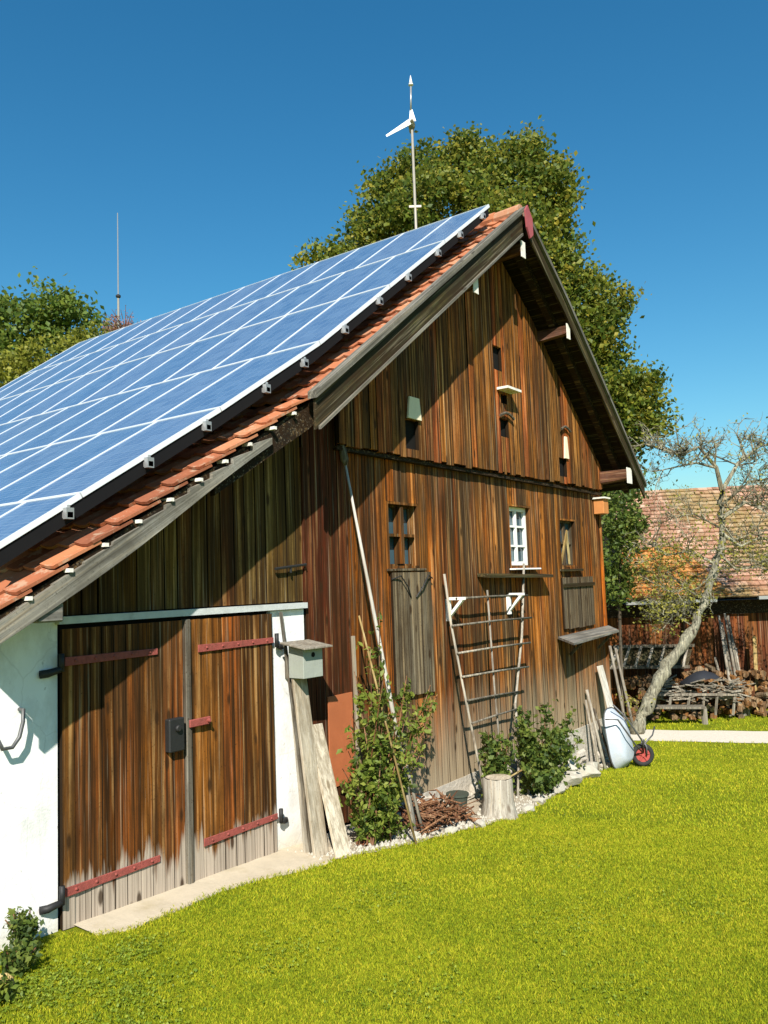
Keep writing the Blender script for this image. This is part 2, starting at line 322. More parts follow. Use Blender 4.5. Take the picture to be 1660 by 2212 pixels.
LEAF_S=leafm('sparse_apple_leaves',[(.1,(.12,.13,.02)),(.5,(.24,.23,.035)),(1,(.38,.34,.08))])
# lawn
k=NM('lawn_ground'); v=k.coord()
a=k.noise(v,.9,4,.6); b=k.noise(k.coord(loc=(3,3,3)),7,5,.65); f=k.noise(v,60,4,.7)
c=k.mix((.17,.21,.008),(.31,.33,.012),k.ramp(a,[(.35,(0,0,0)),(.65,(1,1,1))])); c=k.mix(c,(.30,.27,.018),k.math('MULTIPLY',k.ramp(b,[(.5,(0,0,0)),(.75,(1,1,1))]),.5))
c=k.mix(k.mix(c,(.05,.08,.006),.65),c,k.ramp(f,[(.35,(0,0,0)),(.58,(1,1,1))]))
k.bump(f,.9,.03); LAWN=k.fin(c,.9,.1)
k=NM('grass_blades'); t=k.attr(); big=k.noise(k.coord(),.55,3,.6); med=k.noise(k.coord(loc=(3,3,3)),3.2,5,.7)
spk=k.ramp(k.noise(k.coord(loc=(8,8,1)),15,3,.6),[(.36,(0,0,0)),(.5,(1,1,1))])
c=k.ramp(k.math('SUBTRACT',k.math('ADD',k.math('MULTIPLY',t,.50),k.math('MULTIPLY',k.math('ADD',big,med),.40)),k.math('MULTIPLY',k.math('SUBTRACT',1.0,spk),.13)),[(.28,(.11,.17,.011)),(.48,(.25,.315,.014)),(.68,(.37,.395,.017)),(.90,(.54,.47,.035))])
k.fin(c,.8,.12); tr=k.n('ShaderNodeBsdfTranslucent'); k.l(c,tr.inputs[0]); mx=k.n('ShaderNodeMixShader'); mx.inputs[0].default_value=.3
k.l(k.b.outputs[0],mx.inputs[1]); k.l(tr.outputs[0],mx.inputs[2]); k.l(mx.outputs[0],k.out.inputs[0]); BLADE=k.m

# ------------------------------------------------------------------ the ground
xs=[-300,-120,-40,-12,-6,-3,0,3,6,9,12,20,40,120,300]; ys=[-300,-100,-30,-10,-3,0,3,10,30,100,300]
g=MB(); g.v=[(x,y,gz(x)) for y in ys for x in xs]; g.t=[.5]*len(g.v); nx=len(xs)
g.f=[(j*nx+i,j*nx+i+1,(j+1)*nx+i+1,(j+1)*nx+i) for j in range(len(ys)-1) for i in range(nx-1)]; g.mi=[0]*len(g.f)
g.build('lawn',LAWN,kind='structure')
def interp(pts,x):
    for (a,b),(c,d) in zip(pts,pts[1:]):
        if a<=x<=c: return b+(d-b)*(x-a)/(c-a)
    return pts[0][1] if x<pts[0][0] else pts[-1][1]
def strip(name,edge,yback,m,off,kind='structure',wob=.04,step=.12):
    s=MB(); x=edge[0][0]; xx=[]
    while x<edge[-1][0]: xx.append(x); x+=step
    xx+= [edge[-1][0],0.0] ; xx=sorted(set(q for q in xx if edge[0][0]<=q<=edge[-1][0]))
    vs=[];
    for q in xx:
        vs.append((q,interp(edge,q)+random.uniform(-wob,wob),gz(q)+off)); vs.append((q,yback,gz(q)+off))
    s.add(vs,[(2*i,2*i+2,2*i+3,2*i+1) for i in range(len(xx)-1)]); return s.build(name,m,kind=kind)
BED=[(-.02,-.55),(.31,-.62),(1.15,-.78),(2.3,-.92),(3.2,-.95),(4.08,-.80),(5.2,-.62),(6.4,-.42),(7.4,-.32),(8.6,-.3)]
strip('gravel_bed',BED,.1,GRAVEL,.006)
# path beyond the barn
s=MB(); vs=[]
for i,q in enumerate(np.linspace(3.2,-16,30)):
    n_=10.95+(-q)*.37; f_=12.35+(-q)*.42
    for xq in (n_+random.uniform(-.06,.06),f_+random.uniform(-.06,.06)): vs.append((xq,q,gz(xq)+.006))
s.add(vs,[(2*i,2*i+2,2*i+3,2*i+1) for i in range(29)]); s.build('gravel_path',PATHM,kind='structure')
# yard floor under the far barn
s=MB(); 
# threshold slab
s=MB(); th=[(-2.2,-.03,-.30),(-2.0,-.03,-.42),(-1.5,-.03,-.40),(-1.1,-.03,-.36),(-.7,-.03,-.42),(-.35,-.03,-.55),(0.02,-.03,-.62),(.12,-.03,-.5),(.40,-.03,-.40)]
vs=[];n=len(th)
for x,yb,yf in th: vs+=[(x,yf,gz(x)+.012),(x,.12,gz(x)+.03),(x,yf-.01,gz(x)-.15)]
s.add(vs,[(3*i,3*i+3,3*i+4,3*i+1) for i in range(n-1)]+[(3*i+2,3*i+5,3*i+3,3*i) for i in range(n-1)])
s.build('threshold',CONC,kind='structure')

# grass blades, denser close by
def grass():
    V=[];F=[];T=[];base=0
    def field(n,r0,r1,h,wd):
        nonlocal base
        ang0=math.atan2(FW[1],FW[0])
        r=np.sqrt(rng.uniform(r0*r0,r1*r1,n)); a=ang0+rng.uniform(-.95,.56,n)
        x=CAM[0]+r*np.cos(a); y=CAM[1]+r*np.sin(a)
        ok=np.ones(n,bool)
        ed=np.interp(x,[-9,-2.75,-2.3,-2.2,-2.0,-1.5,-1.1,-.7,-.35,0,.31,1.15,2.3,3.2,4.08,5.2,6.4,7.4,8.6,9,40],[-.06,-.06,-.12,-.27,-.40,-.39,-.35,-.41,-.53,-.6,-.62,-.78,-.92,-.95,-.8,-.62,-.42,-.32,-.3,9,9])
        ok&= y<ed+rng.normal(0,.025,n)
        ok&= ~((x>10.95-y*.37)&(x<12.35-y*.42))
        x=x[ok];y=y[ok];m=len(x); z=np.where(x<0,-.04*x,np.where(x<9,-.095*x,-.855-.02*(x-9)))
        edge=np.clip(1-(ed[ok]-y)/.12,0,1)
        hh=h*rng.uniform(.55,1.3,m)*(1+.6*edge); ww=wd*rng.uniform(.7,1.3,m); th=rng.uniform(0,2*np.pi,m); le=rng.uniform(.1,.9,m)*hh; la=rng.uniform(0,2*np.pi,m)
        dx=np.cos(th)*ww/2; dy=np.sin(th)*ww/2; lx=np.cos(la)*le; ly=np.sin(la)*le
        P=np.stack([np.stack([x-dx,y-dy,z-.003],1),np.stack([x+dx,y+dy,z-.003],1),np.stack([x+lx*.4+dx*.7,y+ly*.4+dy*.7,z+hh*.62],1),np.stack([x+lx,y+ly,z+hh],1)],1)
        V.append(P.reshape(-1,3)); idx=np.arange(m)*4+base
        F.append(np.stack([idx,idx+1,idx+2,idx+3],1)); T.append(np.repeat(rng.uniform(0,1,m),4)); base+=4*m
    field(460000,2.6,6.6,.017,.0038); field(330000,6.6,10,.020,.0052); field(190000,10,17,.028,.010); field(40000,17,24,.045,.02)
    return np.concatenate(V),np.concatenate(F),np.concatenate(T)
gv,gf,gt=grass(); npmesh('grass',gv,gf,gt,BLADE,label='short mown yellow green grass blades covering the lawn',cat='grass',kind='stuff')

LEAF_CL=leafm('clover_leaves',[(.1,(.11,.17,.012)),(.5,(.19,.26,.018)),(1,(.32,.36,.04))])
def clover():
    cen=[(-2.9,-.75,.4,700),(-2.6,-1.2,.4,300),(-2.95,-1.6,.35,350),(-2.2,-.75,.25,250),(-1.7,-1.6,.5,160),(-.6,-1.5,.5,110),(-.2,-2.9,.6,160),(-1.6,-2.7,.5,110),(1.6,-2.2,.8,120),(.9,-3.6,.7,120),(-1.0,-3.6,.5,110)]
    C_=[]
    for x,y,r_,n in cen:
        a=rng.normal(0,r_*.55,(n,2)); 
        for dx,dy in a:
            X_,Y_=x+dx,y+dy*.7
            if X_<.3 and Y_>-.48: continue
            z=gz(X_)+rng.uniform(.008,.028)
            for q in range(3):
                t_=q*2.09+rng.uniform(0,.4); C_.append((X_+.009*math.cos(t_),Y_+.009*math.sin(t_),z))
    P,F,T=leaves(np.array(C_),.016,1.15,2.5,88); return npmesh('clover',P,F,T,LEAF_CL,label='patches of clover and broad leaved weeds dotted through the lawn',cat='clover',kind='stuff')
# ------------------------------------------------------------------ the barn
barn=empty('barn',(0,0,0),label='old weathered wooden barn with solar panels on its tiled roof and plank double door',cat='barn')
LT=[(-3.15,2.36),(0.0,4.29)]                      # lean-to slope
def zt(x):
    "top of the tiles"
    if x<0: return 4.29+.613*x
    if x<=4.66: return 4.29+(7.74-4.29)*x/4.66
    return interp([(4.66,7.74),(6.0,6.80),(7.37,5.70),(9.25,4.12)],x)
def cutboards(m,x0,x1,zb,zt_,y,w0,w1,holes=(),th=.025,rag=0,tilt=.005,gap=.015):
    xx=[x0]
    cuts=sorted(set([h[0] for h in holes]+[h[1] for h in holes]))
    x=x0
    while x<x1-.02:
        nx_=x+random.uniform(w0,w1)
        for c_ in cuts:
            if x+.03<c_<nx_+.03: nx_=c_; break
        nx_=min(nx_,x1)
        if x1-nx_<.05: nx_=x1
        t=random.random(); yo=random.uniform(-tilt,tilt); g_=random.uniform(gap*.45,gap)
        a,b=x,nx_-g_; r=random.uniform(-rag,rag)
        segs=[[zb(a)+r,zb(b)+r,zt_(a),zt_(b)]]
        mid=(a+b)/2
        for hx0,hx1,hz0,hz1 in holes:
            if hx0-.005<mid<hx1+.005:
                ns=[]
                for s_ in segs:
                    if s_[0]<hz0<s_[2] : ns.append([s_[0],s_[1],hz0,hz0])
                    if s_[0]<hz1<s_[2] : ns.append([hz1,hz1,s_[2],s_[3]])
                    if not (s_[0]<hz0<s_[2] or s_[0]<hz1<s_[2]): ns.append(s_)
                segs=ns
        for s_ in segs:
            tw=random.uniform(-.003,.003)
            m.hexa([(a,y+yo+tw,s_[0]),(b,y+yo-tw,s_[1]),(b,y+th,s_[1]),(a,y+th,s_[0]),(a,y+yo+tw,s_[2]),(b,y+yo-tw,s_[3]),(b,y+th,s_[3]),(a,y+th,s_[2])],t,1)
        x=nx_
under=lambda x: zt(x)-.30
# structural shell (behind the boards)
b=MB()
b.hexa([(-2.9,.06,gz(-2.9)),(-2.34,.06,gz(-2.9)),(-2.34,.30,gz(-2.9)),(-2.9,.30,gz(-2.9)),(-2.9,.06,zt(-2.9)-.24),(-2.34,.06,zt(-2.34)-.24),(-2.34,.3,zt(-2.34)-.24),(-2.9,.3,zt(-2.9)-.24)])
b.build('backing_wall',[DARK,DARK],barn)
W1=(1.93,2.60,2.65,3.44); W2=(5.0,5.76,2.64,3.58); W3=(6.80,7.48,2.63,3.44)
HOLES=[W1,W2,W3]
PH=[(4.56,4.81,5.50,5.86),(4.74,4.92,5.03,5.17),(4.68,4.95,4.53,4.80),(2.23,2.50,4.08,4.44),(6.68,6.97,4.12,4.43)]
# dark inner skin with window recesses cut by building it from strips
def skin(m,x0,x1,z0,ztf,y0,y1,holes):
    xs_=sorted(set([x0,x1,0.0,4.66,6.0,7.37]+[h[0] for h in holes]+[h[1] for h in holes])); xs_=[q for q in xs_ if x0<=q<=x1]
    for a,b_ in zip(xs_,xs_[1:]):
        zz=[(z0,None)]
        hs_=[h for h in holes if h[0]-.001<=a and b_<=h[1]+.001]
        if hs_:
            h=hs_[0]; m.hexa([(a,y0,z0),(b_,y0,z0),(b_,y1,z0),(a,y1,z0),(a,y0,h[2]),(b_,y0,h[2]),(b_,y1,h[2]),(a,y1,h[2])])
            lo=h[3]
        else: lo=z0
        m.hexa([(a,y0,lo),(b_,y0,lo),(b_,y1,lo),(a,y1,lo),(a,y0,ztf(a)),(b_,y0,ztf(b_)),(b_,y1,ztf(b_)),(a,y1,ztf(a))])
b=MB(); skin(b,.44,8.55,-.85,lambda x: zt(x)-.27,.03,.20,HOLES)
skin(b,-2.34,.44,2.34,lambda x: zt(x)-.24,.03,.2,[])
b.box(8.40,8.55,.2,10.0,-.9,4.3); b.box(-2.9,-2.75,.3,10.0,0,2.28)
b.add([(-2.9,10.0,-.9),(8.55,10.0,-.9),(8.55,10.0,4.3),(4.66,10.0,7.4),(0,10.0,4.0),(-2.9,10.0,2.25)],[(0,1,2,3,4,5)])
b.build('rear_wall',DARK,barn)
# plinth
b=MB(); b.box(.46,8.57,-.012,.028,-1.1,-.02); 
for i in range(60):
    x=random.uniform(.5,8.5); s=random.uniform(.05,.13); z=gz(x)+random.uniform(0,.25)
    if z+s<0.02: b.tube([(x-s,-.01,z),(x+s,-.015,z)],[s*.5,s*.55],7,jit=.2)
b.build('plinth',STONE,barn,label='pale stone footing')
# white rendered wall and jamb
b=MB(); b.hexa([(-2.92,0,gz(-2.9)-.05),(-2.30,0,gz(-2.3)-.05),(-2.30,.058,.0),(-2.92,.058,.0),(-2.92,0,zt(-2.92)-.24),(-2.30,0,2.34),(-2.30,.058,2.34),(-2.92,.058,zt(-2.92)-.24)])
b.box(-2.92,-2.745,.058,.3,0,2.2)
b.build('rendered_wall',WHITE,barn,label='white rendered wall left of the door')
b=MB(); b.box(-.055,.425,-.012,.2,-.06,2.262); b.build('door_jamb',WHITE,barn,bevel=.012,label='white rendered door jamb')
b=MB(); b.bar((-2.32,-.01,2.30),(.425,-.01,2.292),.10,.055,t=.5); b.build('lintel',LINT,barn,label='white painted lintel')
# boards over the door
b=MB(); cutboards(b,-2.28,.43,lambda x:2.335,lambda x:zt(x)-.245,-.005,.13,.19,rag=0)
b.build('board_wall',[W['lean'],EDGEM],barn,label='olive brown boards over the door')
# red narrow wall
b=MB(); cutboards(b,.45,1.2,lambda x:.02,lambda x:under(x),-.012,.11,.15,rag=.01)
b.box(.425,.452,-.03,.02,2.28,3.9,.2)
b.build('board_wall',[W['red'],EDGEM],barn,label='dark red narrow boards beside the door')
b=MB(); b.box(.74,1.135,-.03,-.016,.42,1.34); b.build('cover_panel',PANEL,barn,label='terracotta coloured panel')
b=MB(); b.bar((1.185,-.045,.72),(1.16,-.045,1.93),.035,.03,up=(0,1,0)); b.build('batten',W['pale'],barn)
# main boards
b=MB(); cutboards(b,1.2,8.57,lambda x:-.03-.055*max(0,x-3),lambda x:min(4.10,under(x)),0,.12,.19,HOLES,rag=.025)
b.build('board_wall',[W['gable'],EDGEM],barn,label='orange brown lower gable boards')
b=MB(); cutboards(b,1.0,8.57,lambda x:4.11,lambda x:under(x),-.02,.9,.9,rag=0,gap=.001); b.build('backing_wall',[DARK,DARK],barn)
b=MB(); cutboards(b,.95,8.57,lambda x:3.985+.006*(x-2),lambda x:under(x),-.115,.12,.18,PH,rag=.02,th=.05)
b.build('board_wall',[W['gable_up'],EDGEM],barn,label='orange brown upper gable boards with dripping lower edge')
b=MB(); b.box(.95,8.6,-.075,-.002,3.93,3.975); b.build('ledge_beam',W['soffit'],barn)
b=MB(); b.box(8.56,8.60,-.035,.03,-.5,4.1,.3); b.build('corner_post',W['gable'],barn)

# doors
def strap(par,x0,x1,z,pin,lab=None):
    m=MB(); 
    n=6; 
    d=1 if x1>x0 else -1
    m.hexa([(min(x0,x1),-.055,z-.035),(max(x0,x1),-.055,z-.028),(max(x0,x1),-.044,z-.028),(min(x0,x1),-.044,z-.035),(min(x0,x1),-.055,z+.03),(max(x0,x1),-.055,z+.024),(max(x0,x1),-.044,z+.024),(min(x0,x1),-.044,z+.03)])
    for i in range(5):
        x=min(x0,x1)+(abs(x1-x0))*(i+.5)/5; m.tube([(x,-.054,z),(x,-.066,z)],[.014,.008],8)
    m.build('hinge_strap',STRAP,par,bevel=.003)
    m=MB(); m.tube([(pin,-.07,z-.07),(pin,-.07,z+.06)],.02,8); m.tube([(pin,-.07,z-.05),(pin+(.09 if pin>-1 else -.09),-.035,z-.075),(pin+(.13 if pin>-1 else -.13),0,z-.08)],[.022,.03,.03],8)
    m.build('hinge_pin',IRON,par,smooth=True)
def leaf(x0,x1,zb0,zb1,lab):
    m=MB(); cutboards(m,x0,x1,lambda x: zb0+(zb1-zb0)*(x-x0)/(x1-x0),lambda x:2.235,-.035,.095,.135,th=.03,rag=0,tilt=.006,gap=.008)
    d=m.build('door',[W['door'],EDGEM],barn,label=lab)
    m=MB(); 
    x=x0
    for i in range(9):
        m.box(x0+(x1-x0)*(i+.5)/9-.05,x0+(x1-x0)*(i+.5)/9+.05,.0,.02,max(zb0,zb1)+.02,2.2)
    m.build('inner_frame',DARK,d); return d
dL=leaf(-2.285,-1.15,.10,.03,'left plank door leaf'); dR=leaf(-1.085,-.065,.03,.03,'right plank door leaf')
strap(dL,-2.27,-1.43,.36,-2.31); strap(dL,-2.27,-1.43,2.0,-2.31); strap(dR,-.07,-.97,.355,-.045); strap(dR,-.07,-1.0,1.985,-.045)
m=MB(); m.box(-1.148,-1.088,-.062,.0,.03,2.24,.8); m.build('meeting_rail',W['grey'],dL,bevel=.006)
m=MB(); m.box(-1.36,-1.20,-.10,-.036,1.17,1.44); m.tube([(-1.28,-.1,1.36),(-1.28,-.13,1.36)],.03,10); m.build('lock_box',IRON,dL,bevel=.03)
m=MB(); m.box(-1.13,-.90,-.085,-.064,1.335,1.40); m.tube([(-.93,-.08,1.37),(-.93,-.11,1.37)],.018,8); m.build('latch',STRAP,dR,bevel=.006)
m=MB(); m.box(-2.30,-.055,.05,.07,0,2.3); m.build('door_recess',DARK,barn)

# windows
def window(W_,fm,cols,rows,yg,bar,lab,inset=0,casing=None,fr=.05,deep=.006):
    x0,x1,z0,z1=W_
    m=MB(); t_=.03 # outer lining
    m.box(x0,x0+t_,.0,yg+.06,z0,z1,.8); m.box(x1-t_,x1,.0,yg+.06,z0,z1,.8); m.box(x0+t_,x1-t_,.0,yg+.06,z0,z0+t_,.8); m.box(x0+t_,x1-t_,.0,yg+.06,z1-t_,z1,.6)
    f=m.build('window',W['gable'],barn,label=lab)
    a0,a1,b0,b1=x0+t_,x1-t_,z0+t_,z1-t_
    m=MB(); yb0,yb1=yg-.03,yg+.01
    m.box(a0,a0+fr,yb0,yb1,b0,b1); m.box(a1-fr,a1,yb0,yb1,b0,b1); m.box(a0+fr,a1-fr,yb0,yb1,b0,b0+fr); m.box(a0+fr,a1-fr,yb0,yb1,b1-fr,b1)
    for i in range(1,cols):
        x=a0+(a1-a0)*i/cols; m.box(x-bar/2,x+bar/2,yb0-deep,yb1-.004,b0+fr,b1-fr)
    for j in range(1,rows):
        z=b0+(b1-b0)*j/rows
        for i in range(cols):
            xa=a0+(a1-a0)*i/cols+(bar/2 if i else fr); xb=a0+(a1-a0)*(i+1)/cols-(bar/2 if i<cols-1 else fr); m.box(xa,xb,yb0+.003-deep*.8,yb1-.008,z-bar*.35,z+bar*.35)
    m.build('frame',fm,f)
    m=MB(); m.box(a0+.01,a1-.01,yg+.012,yg+.02,b0+.01,b1-.01); m.build('pane',GLASS,f)
    return f
w1=window(W1,W['gable'],2,2,.13,.05,'small window with wooden mullion cross, leftmost of the gable',fr=.025,deep=.085)
w2=window(W2,WPAINT,2,3,.11,.042,'white framed six pane window',fr=.06)
w3=window(W3,W['shutter'],2,2,.10,.05,'small dark window near the corner',fr=.03)
m=MB(); m.bar((W3[0]+.15,.07,W3[2]+.05),(W3[0]+.42,.05,W3[2]+.62),.05,.02,up=(0,1,0),t=.2); m.bar((W3[0]+.5,.07,W3[2]+.05),(W3[0]+.40,.05,W3[2]+.6),.05,.02,up=(0,1,0),t=.9); m.build('loose_slat',W['cane'],w3)
m=MB(); m.box(4.95,5.82,-.10,-.003,2.60,2.625); m.build('sill',WPAINT,w2,bevel=.005)
m=MB(); m.box(6.72,7.56,-.07,-.003,2.56,2.60); m.build('sill',W['barge'],w3,bevel=.005)
m=MB(); m.box(1.88,2.66,-.05,-.003,2.615,2.645); m.build('sill',W['shutter'],w1,bevel=.005)
# shutters hanging below the windows
def shutter(x0,x1,z0,z1,lab):
    m=MB(); cutboards(m,x0,x1,lambda x:z0,lambda x:z1,-.045,.12,.17,rag=.012,th=.03); s=m.build('shutter',[W['shutter'],EDGEM],barn,label=lab)
    return s
s1=shutter(1.93,2.76,1.15,2.60,'grey hinged board shutter hanging under the left window')
s3=shutter(6.72,8.02,1.62,2.46,'grey board flap under the corner window')
for xx_,s_ in ((1.93,1),(2.76,-1)):
    m=MB(); m.tube([(xx_-.02*s_,-.05,2.52),(xx_+.12*s_,-.085,2.56),(xx_+.25*s_,-.09,2.43),(xx_+.36*s_,-.055,2.30)],.009,6); m.build('window_stay',IRON,s1)
m=MB(); m.box(6.72,8.02,-.075,-.047,2.30,2.36); m.build('cross_batten',W['barge'],s3)
# shelves
m=MB(); m.hexa([(3.98,-.20,2.50),(6.02,-.20,2.47),(6.02,-.01,2.49),(3.98,-.01,2.52),(3.98,-.20,2.545),(6.02,-.20,2.515),(6.02,-.01,2.535),(3.98,-.01,2.565)]); m.build('wall_shelf',W['barge'],barn,label='narrow grey shelf under the white window')
m=MB(); m.hexa([(6.15,-.42,1.42),(8.45,-.30,1.46),(8.66,-.03,1.53),(6.45,-.03,1.49),(6.15,-.42,1.455),(8.45,-.30,1.495),(8.66,-.03,1.565),(6.45,-.03,1.525)]); sh=m.build('wall_shelf',W['greyx'],barn,label='deep dark shelf under the corner flap')
for bx in (6.9,8.1):
    m=MB(); m.bar((bx,-.03,1.2),(bx,-.28,1.44),.04,.04); m.build('shelf_bracket',W['shutter'],sh)
# pale brackets of a vanished shelf
for bx in (3.17,4.83):
    m=MB(); m.box(bx-.03,bx+.03,-.05,-.003,1.97,2.25); m.bar((bx,-.04,2.03),(bx,-.24,2.24),.05,.035); m.box(bx-.03,bx+.03,-.27,-.05,2.235,2.27); m.build('bracket',WPAINT,barn,label='small white wooden bracket')
# pigeon holes
def pigeon(x0,x1,z0,z1,plate=None,perch=None,hood=None):
    m=MB(); m.box(x0-.02,x1+.02,-.05,-.02,z0-.02,z1+.02); h=m.build('pigeon_hole',DARK,barn)
    if plate: q=MB(); q.hexa([(plate[0],-.15,plate[2]),(plate[1],-.15,plate[2]),(plate[1],-.122,plate[2]),(plate[0],-.122,plate[2]),(plate[0]+.05,-.145,plate[3]),(plate[1]-.03,-.145,plate[3]),(plate[1]-.03,-.122,plate[3]),(plate[0]+.05,-.122,plate[3])]); q.build('cover_plate',CREAM,h)
    if perch: q=MB(); q.box(perch[0],perch[1],-.30,-.12,perch[2],perch[2]+.035); q.build('perch',ENDP,h)
    if hood: 
        q=MB(); n=8; pts=[(hood[0]+(hood[1]-hood[0])*i/n,-.16,hood[2]+.06*math.sin(math.pi*i/n)) for i in range(n+1)]
        q.tube(pts,.022,6); q.build('hood',W['grey'],h)
pigeon(4.55,4.82,5.50,5.86); pigeon(4.72,4.93,5.03,5.17,perch=(4.60,5.03,5.20)); pigeon(4.66,4.96,4.53,4.80,hood=(4.60,5.02,4.82))
pigeon(2.22,2.52,4.08,4.44,plate=(2.24,2.53,4.45,4.72)); pigeon(6.66,6.98,4.12,4.43,plate=(6.86,7.02,4.43,4.80)); pigeon(6.78,6.98,4.80,4.90,hood=(6.74,7.10,4.90))
# hinge iron over the door
m=MB(); m.tube([(-.02,-.05,2.66),(.42,-.055,2.70)],.014,6); m.tube([(.20,-.05,2.68),(.20,-.05,2.62)],.012,6); m.build('iron_bar',IRON,barn)

# roof ------------------------------------------------------------
def slope_tiles(m,xa,xb,y0,y1,pitchlen=.30,wd=.21,right=False):
    "courses of slightly cambered tiles between xa (low) and xb (high)"
    L=math.hypot(xb-xa,zt(xb)-zt(xa)); nrow=max(1,round(L/pitchlen)); ncol=max(1,round((y1-y0)/wd)); wd=(y1-y0)/ncol
    ux=(xb-xa)/L; uz=(zt(xb)-zt(xa))/L; nxv=-uz if not right else uz; nz_=abs(ux)
    for i in range(nrow):
        s0=L*i/nrow; s1=s0+L/nrow+.06
        if i==nrow-1: s1=L
        for j in range(ncol):
            a=y0+j*wd; b_=a+wd-.004; t=random.random(); k_=random.uniform(-.006,.006); lift=random.uniform(.0,.012)
            vs=[]
            for (sv,off) in ((s0-random.uniform(0,.015),.0+lift),(s1,-.035+lift*.5)):
                for q in range(4):
                    yy=a+(b_-a)*q/3; cam_=(.018,.0,.004,.026)[q]
                    px_=xa+ux*sv; pz=zt(xa)+uz*sv; o_=off+cam_
                    vs.append((px_+nxv*o_,yy+k_,pz+nz_*o_))
            vs2=[(v_[0]-nxv*.022,v_[1],v_[2]-nz_*.022) for v_ in vs]
            m.add(vs+vs2,[(0,1,5,4),(1,2,6,5),(2,3,7,6),(9,8,12,13),(10,9,13,14),(11,10,14,15),(1,0,8,9),(2,1,9,10),(3,2,10,11),(0,4,12,8),(7,3,11,15)],t)
tl=MB(); slope_tiles(tl,-3.15,0.0,-.545,10.2); slope_tiles(tl,0.0,4.66,-.60,10.2)
roof=tl.build('roof',TILE,barn,label='orange red clay tile roof')
tr_=MB(); 
for xa,xb in ((9.25,7.37),(7.37,6.0),(6.0,4.66)): slope_tiles(tr_,xa,xb,-.60,10.2,right=True)
tr_.build('roof',TILE,barn,label='far slope of the tile roof')
m=MB()
for i in range(27): 
    y=-.62+i*.4; m.tube([(4.66,y,7.73),(4.66,y+.42,7.725)],[.11,.10],10,t=random.random(),cap=True)
m.build('ridge_tile_row',TILE,roof)
# decking / soffit
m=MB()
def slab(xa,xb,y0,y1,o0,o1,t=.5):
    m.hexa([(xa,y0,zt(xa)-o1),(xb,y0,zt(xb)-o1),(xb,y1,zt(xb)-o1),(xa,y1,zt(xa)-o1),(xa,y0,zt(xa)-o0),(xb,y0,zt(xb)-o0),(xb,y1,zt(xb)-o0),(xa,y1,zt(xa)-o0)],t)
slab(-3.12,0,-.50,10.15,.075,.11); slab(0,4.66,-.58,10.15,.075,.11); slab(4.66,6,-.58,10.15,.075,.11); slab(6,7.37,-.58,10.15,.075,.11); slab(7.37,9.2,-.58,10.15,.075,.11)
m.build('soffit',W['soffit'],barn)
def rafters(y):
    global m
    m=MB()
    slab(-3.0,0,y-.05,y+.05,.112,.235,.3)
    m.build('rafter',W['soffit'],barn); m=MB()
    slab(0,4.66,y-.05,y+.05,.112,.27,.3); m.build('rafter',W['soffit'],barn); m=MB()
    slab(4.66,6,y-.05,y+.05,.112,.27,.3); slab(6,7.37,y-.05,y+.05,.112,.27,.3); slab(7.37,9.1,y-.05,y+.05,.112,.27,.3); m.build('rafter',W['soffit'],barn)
rafters(-.36)
# barge boards of the main gable
def barge(xa,xb,y0,y1,o0,o1,mat,name,lab=None,t=.5,segs=1,wob=0):
    mm=MB()
    xx_=list(np.linspace(xa,xb,segs+1))
    off=[random.uniform(-wob,wob) for _ in xx_]
    for i in range(segs):
        a,b_=xx_[i],xx_[i+1]; oa,ob=off[i],off[i+1]
        mm.hexa([(a,y0,zt(a)-o1+oa),(b_,y0,zt(b_)-o1+ob),(b_,y1,zt(b_)-o1+ob),(a,y1,zt(a)-o1+oa),(a,y0,zt(a)-o0),(b_,y0,zt(b_)-o0),(b_,y1,zt(b_)-o0),(a,y1,zt(a)-o0)],t)
    return mm.build(name,mat,barn,label=lab)
barge(-.06,4.60,-.655,-.625,.0,.32,W['barge_l'],'barge_board','dark weathered barge board of the left verge')
barge(-.09,4.63,-.70,-.585,-.06,.01,W['grey_l'],'barge_capping','pale grey capping board along the left verge')
barge(-.03,4.55,-.685,-.657,.30,.335,W['grey_l'],'barge_moulding')
for a,b_ in ((4.72,6.0),(6.0,7.37),(7.37,9.25)):
    barge(a,b_,-.655,-.625,.03,.26,W['barge_r'],'barge_board',segs=3,wob=.012)
    barge(a,b_,-.70,-.585,-.03,.05,W['grey_r'],'barge_capping',segs=3,wob=.01)
m=MB(); m.add([(4.50,-.715,7.60),(4.80,-.715,7.60),(4.82,-.715,7.30),(4.74,-.715,7.22),(4.60,-.715,7.42),(4.66,-.715,7.84)],[(0,4,3,2,1,5)])
m=MB(); pts=[(4.58,7.70),(4.66,7.80),(4.80,7.64),(4.80,7.40),(4.70,7.32),(4.61,7.46)]
m.add([(x,-.725,z) for x,z in pts]+[(x,-.70,z) for x,z in pts],[tuple(range(5,-1,-1)),tuple(range(6,12))]+[(i,(i+1)%6,(i+1)%6+6,i+6) for i in range(6)])
m.build('ridge_fascia',REDF,barn,label='faded red board at the gable peak')
